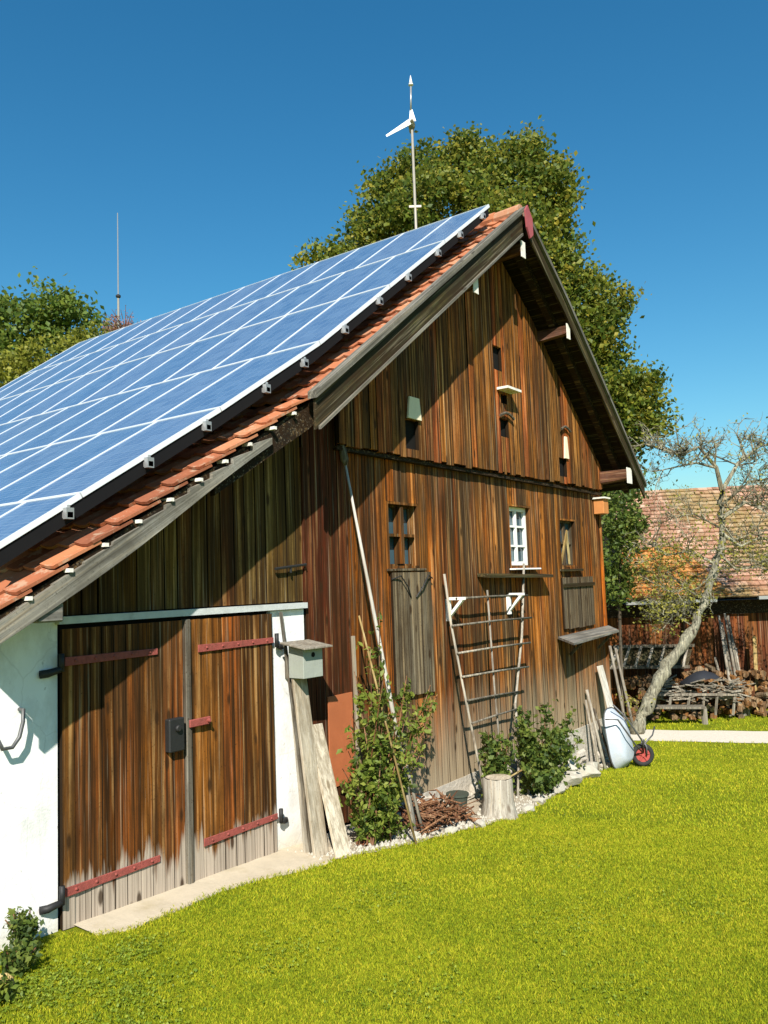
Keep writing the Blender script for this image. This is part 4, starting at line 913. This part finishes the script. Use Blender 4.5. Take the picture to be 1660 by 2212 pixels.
# stump, pot, twig pile, rocks
def rock(name,x,y,rx,ry,rz,seed,label,cat='rock',group=None,mat=ROCK,sink=.25):
    bm_=__import__('bmesh').new(); __import__('bmesh').ops.create_icosphere(bm_,subdivisions=3,radius=1)
    RR=random.Random(int(seed*100)); PLN=[Vector((RR.gauss(0,1),RR.gauss(0,1),RR.gauss(.3,1))).normalized() for _ in range(11)]
    for v_ in bm_.verts:
        n_=noise.noise(v_.co*1.3+Vector((seed*3.1,0,seed)))*.35+noise.noise(v_.co*3+Vector((seed,5,0)))*.12
        f_=1+n_; c_=v_.co*f_
        for q_ in PLN:
            e_=c_.dot(q_)-.68
            if e_>0: c_=c_-q_*e_
        c_=Vector((max(-.85,min(.85,c_.x)),max(-.85,min(.85,c_.y)),max(-.8,min(.8,c_.z)))); v_.co=Vector((c_.x*rx,c_.y*ry,c_.z*rz+rz*(1-sink)))
    me=bpy.data.meshes.new(name); bm_.to_mesh(me); bm_.free(); me.materials.append(mat)
    o=bpy.data.objects.new(name,me); COL.objects.link(o); o.location=(x,y,gz(x)); o.rotation_euler=(0,0,seed); return tag(o,label,cat,group)
st=empty('tree_stump',(2.86,-.80,gz(2.86)),label='pale sawn tree stump standing in the gravel bed left of the trellis foot',cat='stump')
m=MB(); K=18; vs=[]
for zz,rr in ((-.03,.235),(.05,.20),(.2,.17),(.43,.165),(.445,.155)):
    for k_ in range(K):
        a=2*math.pi*k_/K; f_=1+.10*math.sin(a*3+1)+.05*math.sin(a*7)+random.uniform(-.02,.02); vs.append((math.cos(a)*rr*f_,math.sin(a)*rr*f_,zz+random.uniform(-.006,.006)))
m.add(vs,[(i*K+k_,i*K+(k_+1)%K,(i+1)*K+(k_+1)%K,(i+1)*K+k_) for i in range(4) for k_ in range(K)],.9); m.build('bark',W['pole'],st,smooth=True)
m=MB(); m.add([(math.cos(2*math.pi*k_/K)*.153,math.sin(2*math.pi*k_/K)*.153,.447) for k_ in range(K)],[tuple(range(K))],.3); m.build('cut_face',W['pale'],st)
m=MB(); m.tube([(0,0,0),(0,0,.02),(0,0,.22),(0,0,.25)],[.08,.09,.12,.125],16); m.tube([(0,0,.235),(0,0,.26)],[.135,.135],16); pt=m.build('plant_pot',POTM,label='dark green plant pot between the twig heap and the stump',cat='pot',smooth=False); pt.location=(2.55,-.42,gz(2.55))
m=MB(); R3=random.Random(3)
for i in range(150):
    x=1.45+R3.random()*.95; y=-.72+R3.random()*.48; hh=.34*(1-abs(x-1.9)/.62)*R3.random(); a=R3.uniform(0,6.28); L_=R3.uniform(.08,.24); z=gz(x)+.02+max(0,hh); d=Vector((math.cos(a),math.sin(a),R3.uniform(-.5,.6)))*L_
    c0=Vector((x,y,z+.02)); m.tube([c0-d,c0+Vector((R3.gauss(0,.03),R3.gauss(0,.03),R3.gauss(0,.03))),c0+d],[.011*R3.uniform(.5,1.6),.010,.004],5,t=R3.random())
o=m.build('brushwood_heap',W['twig'],label='tangled heap of reddish brown twigs on the gravel right of the rose bush',cat='brushwood'); origin(o,(1.9,-.5,gz(1.9)))
RG='pale rocks edging the gravel bed'
rk=[(1.30,-.66,.07,.05,.045,'small pale stone at the foot of the rose bush stakes'),(1.72,-.82,.09,.06,.05,'flat pale stone in front of the twig heap'),(2.22,-.90,.10,.06,.05,'flat stone left of the tree stump on the lawn edge'),(3.35,-.92,.10,.07,.055,'small stone right of the tree stump on the lawn edge'),(3.85,-.82,.09,.07,.06,'small stone below the trellis foot on the lawn edge'),(4.7,-.70,.15,.10,.08,'flat stone below the green shrub on the lawn edge'),(5.35,-.55,.26,.16,.15,'big pale rock right of the green shrub'),(5.9,-.34,.22,.15,.20,'upright pale rock behind the big one right of the shrub'),(6.3,-.42,.28,.17,.13,'broad flat rock left of the leaning garden tools'),(6.85,-.30,.20,.14,.12,'pale rock touching the leaning garden tools')]
for i,(x,y,a,b_,c_,lb) in enumerate(rk): rock('rock',x,y,a,b_,c_,i*1.7+1,lb,'rock',RG)

m=MB(); R7=random.Random(77)
for i in range(1500):
    x=R7.uniform(0,8.5); e_=interp(BED,x); y=e_+.02+abs(R7.gauss(0,.22)); 
    if y>-.03: continue
    r_=R7.uniform(.008,.03)*(1.3 if R7.random()<.1 else 1); z=gz(x)+r_*.5
    m.add([(x-r_,y,z),(x,y-r_*.8,z),(x+r_*R7.uniform(.6,1.2),y,z),(x,y+r_*.8,z),(x+r_*.2,y,z+r_*.9),(x,y,z-r_)],[(0,1,4),(1,2,4),(2,3,4),(3,0,4),(1,0,5),(2,1,5),(3,2,5),(0,3,5)],R7.random())
m.build('pebbles',ROCK,label='loose pebbles strewn over the gravel bed along the gable',cat='pebbles',kind='stuff')
# garden tools leaning near the corner
GT='long handles leaning near the barn corner'
def lean_tool(ub,vb,yb_,ut,vt,yt_,r,label,mat=W['pole'],nm='tool_handle',cat='tool handle',t=.5):
    a=wp(ub,vb,yb_); a.z=gz(a.x); b_=wp(ut,vt,yt_); return stick(nm,[a,a.lerp(b_,.5),b_],r,mat,label,cat,GT,t)
lean_tool(1295,1652,-.34,1265,1512,-.06,.022,'leftmost weathered handle leaning near the barn corner',t=.3)
lean_tool(1308,1655,-.36,1268,1490,-.06,.026,'second handle from the left near the barn corner, with a forked top',t=.6)
lean_tool(1325,1655,-.38,1283,1530,-.06,.020,'thin dark handle just left of the leaning white plank',W['grey'],t=.2)
a=wp(1352,1652,-.46); a.z=gz(a.x); b_=wp(1296,1438,-.10)
m=MB(); m.bar(a,b_,.21,.035,up=(0,-1,.1),t=.95); o=m.build('plank',W['white'],label='broad whitish plank leaning on the gable behind the upturned wheelbarrow',cat='plank',bevel=.004); origin(o,a)
# wheelbarrow standing on its nose
wb=empty('wheelbarrow',(8.0,-.62,gz(8.0)),rz=math.radians(-10),label='upturned pale blue wheelbarrow with a red wheel at the barn corner',cat='wheelbarrow')
m=MB(); K=22
def ring(sx,sz,y,zc,x0=0):
    out=[]
    for k_ in range(K):
        a=2*math.pi*k_/K; c_,s_=math.cos(a),math.sin(a); e=.62
        out.append((x0+sx*math.copysign(abs(c_)**e,c_)*(1-.16*s_),y+ .18*(zc+sz*math.copysign(abs(s_)**e,s_)),zc+sz*math.copysign(abs(s_)**e,s_)))
    return out
vs=ring(.27,.49,.10,.50,-.28)+ring(.25,.46,.06,.50,-.28)+ring(.20,.36,-.06,.50,-.28)+ring(.16,.30,-.10,.50,-.28)+[(-.28,-.105+.09,.50)]
m.add(vs,[(i*K+k_,(i+1)*K+k_,(i+1)*K+(k_+1)%K,i*K+(k_+1)%K) for i in range(3) for k_ in range(K)]+[(3*K+k_,4*K,3*K+(k_+1)%K) for k_ in range(K)],.5); m.build('tray',GALV,wb,smooth=True)
m=MB(); m.tube([(x,y,z) for x,y,z in ring(.275,.495,.10,.50,-.28)]+[ring(.275,.495,.10,.50,-.28)[0]],.012,6); m.build('tray_rim',TUBE,wb,smooth=True)
for sx in (-1,1):
    m=MB(); x0=-.28+sx*.13; m.tube([(.12,-.08,.22),(x0+.18,-.14,.42),(x0,-.12,.62),(x0-.12,-.02,.86),(x0-.30,.10,.98+.1*sx)],.014,8); m.build('handle',TUBE,wb,smooth=True)
m=MB(); m.tube([(x0+.2,-.12,.36),(.32,-.16,.50),(.52,-.1,.60)],.013,8); m.build('leg',TUBE,wb,smooth=True)
m=MB(); m.tube([(.12,-.10,.45),(.10,-.16,.32),(.12,-.14,.19)],.014,8); m.tube([(.20,-.02,.44),(.22,.0,.32),(.14,.02,.19)],.014,8); m.build('fork',TUBE,wb,smooth=True)
ax=Vector((-.72,-.69,0)).normalized(); c0=Vector((.13,-.06,.19)); uu=Vector((0,0,1)); vv=ax.cross(uu)
m=MB(); N=28; n2=8; vs=[]
for i in range(N):
    a=2*math.pi*i/N; rd=uu*math.cos(a)+vv*math.sin(a)
    for j in range(n2):
        b_=2*math.pi*j/n2; vs.append(c0+rd*(.150+.042*math.cos(b_))+ax*(.045*math.sin(b_)))
m.add(vs,[(i*n2+j,((i+1)%N)*n2+j,((i+1)%N)*n2+(j+1)%n2,i*n2+(j+1)%n2) for i in range(N) for j in range(n2)]); wh=m.build('tyre',RUBBER,wb,smooth=True)
m=MB(); m.tube([c0-ax*.02,c0+ax*.022],[.118,.118],20); m.tube([c0+ax*.02,c0+ax*.05],[.035,.028],12); 
for i in range(5):
    a=i*1.2566; rd=uu*math.cos(a)+vv*math.sin(a); m.bar(c0+rd*.03+ax*.03,c0+rd*.11+ax*.028,.03,.02,up=ax)
m.build('rim',REDRIM,wb)

# ------------------------------------------------------------------ far barn
A=Vector((.585,-.811,0)); Bd=Vector((.811,.585,0)); O=dp(1352,1296,20.2); O.z=0
def FB(a,b_,z): p=O+A*a+Bd*b_; return (p.x,p.y,z)
fb=empty('farm_shed',(O.x,O.y,-.97),label='low farm building with mossy tiled roof and dark red boards across the yard',cat='farm building')
def sub(m):
    o_=Vector((O.x,O.y,-.97)); m.v=[tuple(Vector(p)-o_) for p in m.v]; return m
GZ=-1.02; EZ=1.80; LEN=14
m=MB()
for i in range(int((LEN+1.1)/.16)):
    a=-.75+i*.16
    if 3.95<a<5.6: z0=.75
    else: z0=GZ
    t=random.random(); 
    m.hexa([FB(a,.5,z0),FB(a+.152,.5,z0),FB(a+.152,.54,z0),FB(a,.54,z0),FB(a,.5,EZ-.1),FB(a+.152,.5,EZ-.1),FB(a+.152,.54,EZ-.1),FB(a,.54,EZ-.1)],t)
sub(m).build('board_wall',W['back'],fb)
m=MB(); m.hexa([FB(-.7,.56,GZ),FB(LEN,.56,GZ),FB(LEN,7,GZ),FB(-.7,7,GZ),FB(-.7,.56,EZ),FB(LEN,.56,EZ),FB(LEN,7,EZ),FB(-.7,7,EZ)]); sub(m).build('inner_wall',DARK,fb)
# roof: hipped left end
def roofstrip(m,p00,p10,p11,p01,rows,cols,t0=0):
    "tile courses on a quad p00(eave left) p10(eave right) p11(top right) p01(top left)"
    p00,p10,p11,p01=map(Vector,(p00,p10,p11,p01)); nrm=(p10-p00).cross(p01-p00).normalized()
    for i in range(rows):
        s0=i/rows; s1=min(1,(i+1.15)/rows)
        for j in range(cols):
            t=random.random(); q0=j/cols; q1=(j+.97)/cols; lf=random.uniform(.0,.02)
            a=p00.lerp(p10,q0).lerp(p01.lerp(p11,q0),s0)+nrm*(.05+lf); b_=p00.lerp(p10,q1).lerp(p01.lerp(p11,q1),s0)+nrm*(.05+lf)
            c_=p00.lerp(p10,q1).lerp(p01.lerp(p11,q1),s1)+nrm*(.01+lf*.4); d_=p00.lerp(p10,q0).lerp(p01.lerp(p11,q0),s1)+nrm*(.01+lf*.4)
            e_=nrm*.03
            m.add([a,b_,c_,d_,a-e_,b_-e_],[(0,1,2,3),(4,5,1,0)],t)
ex0,ex1=0,LEN; RT=4.95; RL=1.15; RD=4.6
m=MB(); m.add([FB(0,0,EZ),FB(LEN,0,EZ-.02),FB(LEN,RD,RT+.2),FB(RL,RD,RT),FB(.0,9,EZ)],[(0,1,2,3),(0,3,4)])
sub(m).build('roof_deck',W['barge'],fb)
m=MB(); roofstrip(m,FB(0,0,EZ),FB(LEN,0,EZ-.02),FB(LEN,RD,RT+.2),FB(RL,RD,RT),26,90); sub(m).build('roof',TILE_B,fb,label='greyish pink and mossy tiles')
m=MB(); roofstrip(m,FB(0,0,EZ),FB(2.6,0,EZ),FB(2.1,1.9,EZ+1.30),FB(.47,1.9,EZ+1.30),11,17)
for i in range(len(m.v)): m.v[i]=tuple(Vector(m.v[i])+Vector((-.02,-.015,.045)))
sub(m).build('roof_patch',TILE_O,fb,label='orange newer tiles at the lower left of the roof')
m=MB(); m.bar(FB(-.02,-.07,EZ-.05),FB(2.2,-.07,EZ-.05),.09,.07); m.bar(FB(3.2,-.12,EZ-.02),FB(LEN,-.12,EZ-.02),.10,.08); sub(m).build('gutter',RAILM,fb)
# roof underside, and a dark board standing in for eave shadow on the wall
m=MB(); m.add([FB(0,-.0,EZ-.06),FB(LEN,-.0,EZ-.06),FB(LEN,.5,EZ-.05),FB(0,.5,EZ-.05)],[(0,1,2,3)]); m.hexa([FB(-.8,.42,EZ-.42),FB(LEN,.42,EZ-.42),FB(LEN,.49,EZ-.42),FB(-.8,.49,EZ-.42),FB(-.8,.42,EZ-.08),FB(LEN,.42,EZ-.08),FB(LEN,.49,EZ-.08),FB(-.8,.49,EZ-.08)]); sub(m).build('eaves_shade_board',W['soffit'],fb)
# things in front of the far barn
hr=empty('hay_rack',FB(0,0,-1),label='old ladder shaped hay rack with pale slats leaning on the farm shed',cat='hay rack'); hr.location=(0,0,0)
p0,p1=dp(1325,1397,20.1),dp(1500,1394,20.1); q0,q1=dp(1310,1442,19.9),dp(1490,1440,19.9)
m=MB(); m.bar(p0,p1,.06,.07); m.bar(q0,q1,.06,.07); m.build('rail',W['grey'],hr)
for i in range(7):
    s=(i+.4)/7; a=p0.lerp(p1,s); b_=q0.lerp(q1,s); m=MB(); m.bar(a+Vector((-.03,-.02,0)),b_+Vector((-.03,-.02,0)),.05,.03,t=.9); m.build('slat',W['pole'],hr)
m=MB(); e_=Bd*.08; m.add([p0+e_,p1+e_,q1+e_,q0+e_],[(0,1,2,3)]); m.add([p0+e_*1.5,p1+e_*1.5,q1+e_*1.5,q0+e_*1.5],[(3,2,1,0)]); m.build('back_board',W['barge'],hr)
# woodpile
m=MB(); R4=random.Random(12)
for i in range(230):
    a=R4.uniform(-.3,3.9); k_=R4.random(); z=-.95+k_*1.15*(1-.25*abs(a-1.6)/2); b_=-.75+.6*k_+R4.uniform(-.1,.1); an_=R4.uniform(-.5,.5); c0=Vector(FB(a,b_,z)); d=(A*math.sin(an_)+Bd*math.cos(an_)*.9+Vector((0,0,R4.uniform(-.25,.25))))*.16
    m.tube([c0-d,c0+d],R4.uniform(.045,.09),6,t=R4.random())
m.build('firewood_pile',W['log'],label='heap of orange brown split firewood along the farm shed wall',cat='firewood',kind='stuff')
# leaning poles
for i,(ub,ut,vt,c_) in enumerate(((1588,1553,1330,.9),(1596,1560,1345,.5),(1603,1566,1325,.8),(1610,1573,1330,.4),(1618,1580,1370,.7),(1577,1545,1420,.6),(1608,1590,1400,.9))):
    a=dp(ub,1535,19.7); a.z=gz(a.x); b_=dp(ut,vt,20.3); lb=['leftmost tall grey pole leaning on the farm shed','second tall grey pole leaning on the farm shed','third grey pole of the bundle on the farm shed, reaching highest','fourth grey pole of the bundle leaning on the farm shed','fifth grey pole of the bundle, shorter, leaning on the farm shed','short low pole left of the tall bundle at the farm shed','last pole at the right of the bundle on the farm shed'][i]
    stick('leaning_pole',[a,a.lerp(b_,.5),b_],[.042,.036,.028],W['stick' if i%2 else 'pole'],lb,'pole','grey poles leaning on the farm shed',t=c_)
for i,(ub,ut,vt,lb) in enumerate(((1629,1622,1385,'leftmost upright brown plank right of the pole bundle'),(1636,1630,1375,'bright orange plank in the middle right of the pole bundle'),(1643,1640,1392,'rightmost brown plank beside the dark shed doorway'))):
    a=dp(ub,1530,19.9); a.z=gz(a.x); b_=dp(ut,vt,20.45); m=MB(); m.bar(a,b_,.09,.03,up=tuple(-Bd)); o=m.build('plank',W['cane'] if i==1 else W['back'],label=lb,cat='plank',group='planks beside the shed doorway'); origin(o,a)
# low cart / bench
bn=empty('slatted_bench',(0,0,0),label='low weathered slatted wooden bench with a post leg on the grass before the farm shed',cat='bench')
e0,e1=dp(1405,1500,18.9),dp(1592,1500,18.9); f0,f1=dp(1405,1527,18.7),dp(1522,1527,18.6)
m=MB(); m.bar(e0,e1,.10,.05,t=.7); m.build('top_rail',W['stick'],bn); m=MB(); m.bar(f0,f1,.3,.05,t=.5); m.build('seat',W['stick'],bn)
for u in (1410,1450,1490,1522,1550,1588):
    a=dp(u,1500,18.9); b_=dp(u-4,1535 if u<1530 else 1545,18.85); b_.z=max(b_.z,gz(b_.x)); m=MB(); m.bar(a,b_,.04,.04,t=.6); m.build('leg',W['stick'],bn)
a=dp(1521,1530,18.7); b_=Vector((a.x,a.y,gz(a.x))); m=MB(); m.tube([b_,a],[.07,.065],8); m.build('leg',W['pole'],bn)
R5=random.Random(4)
bs=MB()
for i in range(130):
    u=R5.uniform(1405,1600); v=R5.uniform(1470,1512); a=dp(u,v,19.1+R5.uniform(-.3,.3)); a.z=max(a.z,gz(a.x)+.03); an_=R5.uniform(-.8,.8); d=(A*math.cos(an_)+Vector((0,0,math.sin(an_)*.5)))*R5.uniform(.15,.45); b_=a+d; b_.z=max(b_.z,gz(b_.x)+.02); bs.tube([a,b_],R5.uniform(.008,.022),5,t=R5.random())
bs.build('branch_heap',W['stick'],label='heap of pale branches piled behind the slatted bench',cat='branches')
tpb=MB(); K=14
vs=[];c0=dp(1520,1472,19.3)
for j in range(6):
    for i in range(K):
        a=i/(K-1); b_=j/5; vs.append(c0+A*((a-.5)*.95)+Bd*((b_-.5)*.6)+Vector((0,0,-.05+.30*math.sin(math.pi*a)**.7*math.sin(math.pi*(.15+.7*b_))+.03*noise.noise(Vector((a*6,b_*5,2))))))
tpb.add(vs,[(j*K+i,j*K+i+1,(j+1)*K+i+1,(j+1)*K+i) for j in range(5) for i in range(K-1)]); o=tpb.build('tarpaulin',TARP,label='black tarpaulin hump between the firewood and the slatted bench',cat='tarpaulin',smooth=True)
# crossed stakes at the corner
for (ub,vb,ut,vt,dd,lb) in ((1352,1520,1318,1395,18.0,'left grey stake leaning behind the barn corner'),(1366,1518,1330,1400,18.2,'right grey stake leaning behind the barn corner')):
    a=dp(ub,vb,dd); a.z=gz(a.x); stick('fence_stake',[a,dp(ut,vt,dd+.4)],[.035,.03],W['pole'],lb,'stake','stakes behind the barn corner')

# apple tree --------------------------------------------------------
at=empty('apple_tree',(0,0,0),label='leaning gnarled fruit tree with lichen covered trunk and nearly bare twigs',cat='tree')
DT=17.6
trk=[(1372,1575),(1395,1530),(1425,1465),(1462,1410),(1500,1355),(1522,1300),(1540,1240),(1558,1180),(1562,1110),(1560,1060)]
m=MB(); P_=[dp(u,v,DT+(i*.05)) for i,(u,v) in enumerate(trk)]; P_[0].z=min(P_[0].z,gz(P_[0].x)+.0)
fine=[];rad=[]
for i in range(len(P_)-1):
    for s in range(4):
        q=s/4; fine.append(P_[i].lerp(P_[i+1],q)+Vector((random.gauss(0,.03),random.gauss(0,.03),0))); rr=.105*(1-(i+q)/9)**.8+.038; rad.append(rr*random.uniform(.78,1.22))
fine.append(P_[-1]); rad.append(.04)
m.tube(fine,rad,10,jit=.10)
m.build('trunk',W['bark'],at,smooth=True)
Cl=[];R6=random.Random(21)
bm1=MB()
def limb(pts,r0,depth=0,D=DT+.3):
    P=[p if isinstance(p,Vector) else dp(p[0],p[1],D) for p in pts]
    r=[r0*(1-.75*i/(len(P)-1)) for i in range(len(P))]; bm1.tube(P,r,5 if depth else 7,t=R6.random(),cap=False)
    if depth<3:
        n=[12,7,4][depth]
        for i in range(n):
            q=R6.uniform(.15,1)*(len(P)-1); j=min(int(q),len(P)-2); s=P[j].lerp(P[j+1],q-j)
            dr=(P[j+1]-P[j]).normalized(); v_=Vector((R6.gauss(0,1),R6.gauss(0,1),R6.gauss(.35,.8))); v_=(v_.normalized()*.9+dr*.5).normalized(); L_=[.75,.42,.2][depth]*R6.uniform(.5,1.2)
            k1=s+v_*L_*.5+Vector((R6.gauss(0,.1),R6.gauss(0,.1),R6.gauss(0,.1)))*L_; k2=k1+(v_+Vector((R6.gauss(0,.5),R6.gauss(0,.5),R6.gauss(.1,.5)))).normalized()*L_*.5
            limb([s,k1,k2],r0*[.45,.5,.55][depth],depth+1)
            if depth>=1 and R6.random()<.75: Cl.append(k2); Cl.append(k1.lerp(k2,.5))
    return P
limb([(1560,1060),(1548,1010),(1510,965),(1470,985),(1425,965)],.055)
limb([(1545,1010),(1505,1000),(1455,1010),(1410,1020)],.032)
limb([(1560,1060),(1595,1000),(1640,965),(1690,950)],.05)
limb([(1558,1120),(1610,1085),(1650,1100),(1700,1060)],.05)
limb([(1556,1150),(1600,1180),(1645,1160),(1700,1190)],.045)
limb([(1548,1220),(1490,1190),(1440,1200),(1400,1170)],.035)
limb([(1548,1190),(1590,1230),(1640,1225),(1700,1250)],.03); limb([(1560,1090),(1620,1040),(1680,1030)],.035); limb([(1556,1140),(1500,1110),(1450,1120)],.025)
limb([(1525,1300),(1480,1270),(1430,1290)],.03)
limb([(1500,1355),(1460,1330),(1420,1345)],.022)
bm1.build('branches',W['bark'],at)
Cn=[]
for c in Cl:
    zz=(c-Vector(CAM)).z
    k_=R6.choice([0,1,2,3]) if c.z<3.2 else R6.choice([0,0,0,1])
    for _ in range(k_): Cn.append(tuple(c+Vector((R6.gauss(0,.07),R6.gauss(0,.07),R6.gauss(0,.07)))))
for b_,n_ in (((1440,1205,60,40),200),((1400,1240,35,30),70),((1500,1190,60,40),130),((1530,1130,60,40),110),((1375,1515,25,20),60),((1620,1180,60,35),80)):
    c=dp(b_[0],b_[1],DT+.2); k_=DT/FL
    for i in range(n_): Cn.append((c.x+R6.gauss(0,.5)*b_[2]*k_*.585+R6.gauss(0,.2),c.y-R6.gauss(0,.5)*b_[2]*k_*.81+R6.gauss(0,.2),c.z+R6.gauss(0,.5)*b_[3]*k_))
P,F,T=leaves(np.array(Cn),.065,1.6,.3,5); npmesh('foliage',P,F,T,LEAF_S,at)

# origins of the picture-measured roots: move each Empty to its base, keeping the parts where they are
bpy.context.view_layer.update()
for o in list(scene.objects):
    if o.type=='EMPTY' and o.parent is None and o.location.length<1e-6 and o is not barn:
        ch=[c for c in o.children]
        mn=[1e9]*3; mx=[-1e9]*3
        lo=[]
        for c in ch:
            a_=np.empty(len(c.data.vertices)*3,dtype=np.float32); c.data.vertices.foreach_get('co',a_); a_=a_.reshape(-1,3); lo.append(a_[a_[:,2].argmin()])
        b_=min(lo,key=lambda q:q[2]); o.location=tuple(map(float,b_))
        done=set()
        for c in ch:
            c.data.transform(Matrix.Translation(-Vector(map(float,b_))))
scene.cycles.samples=128
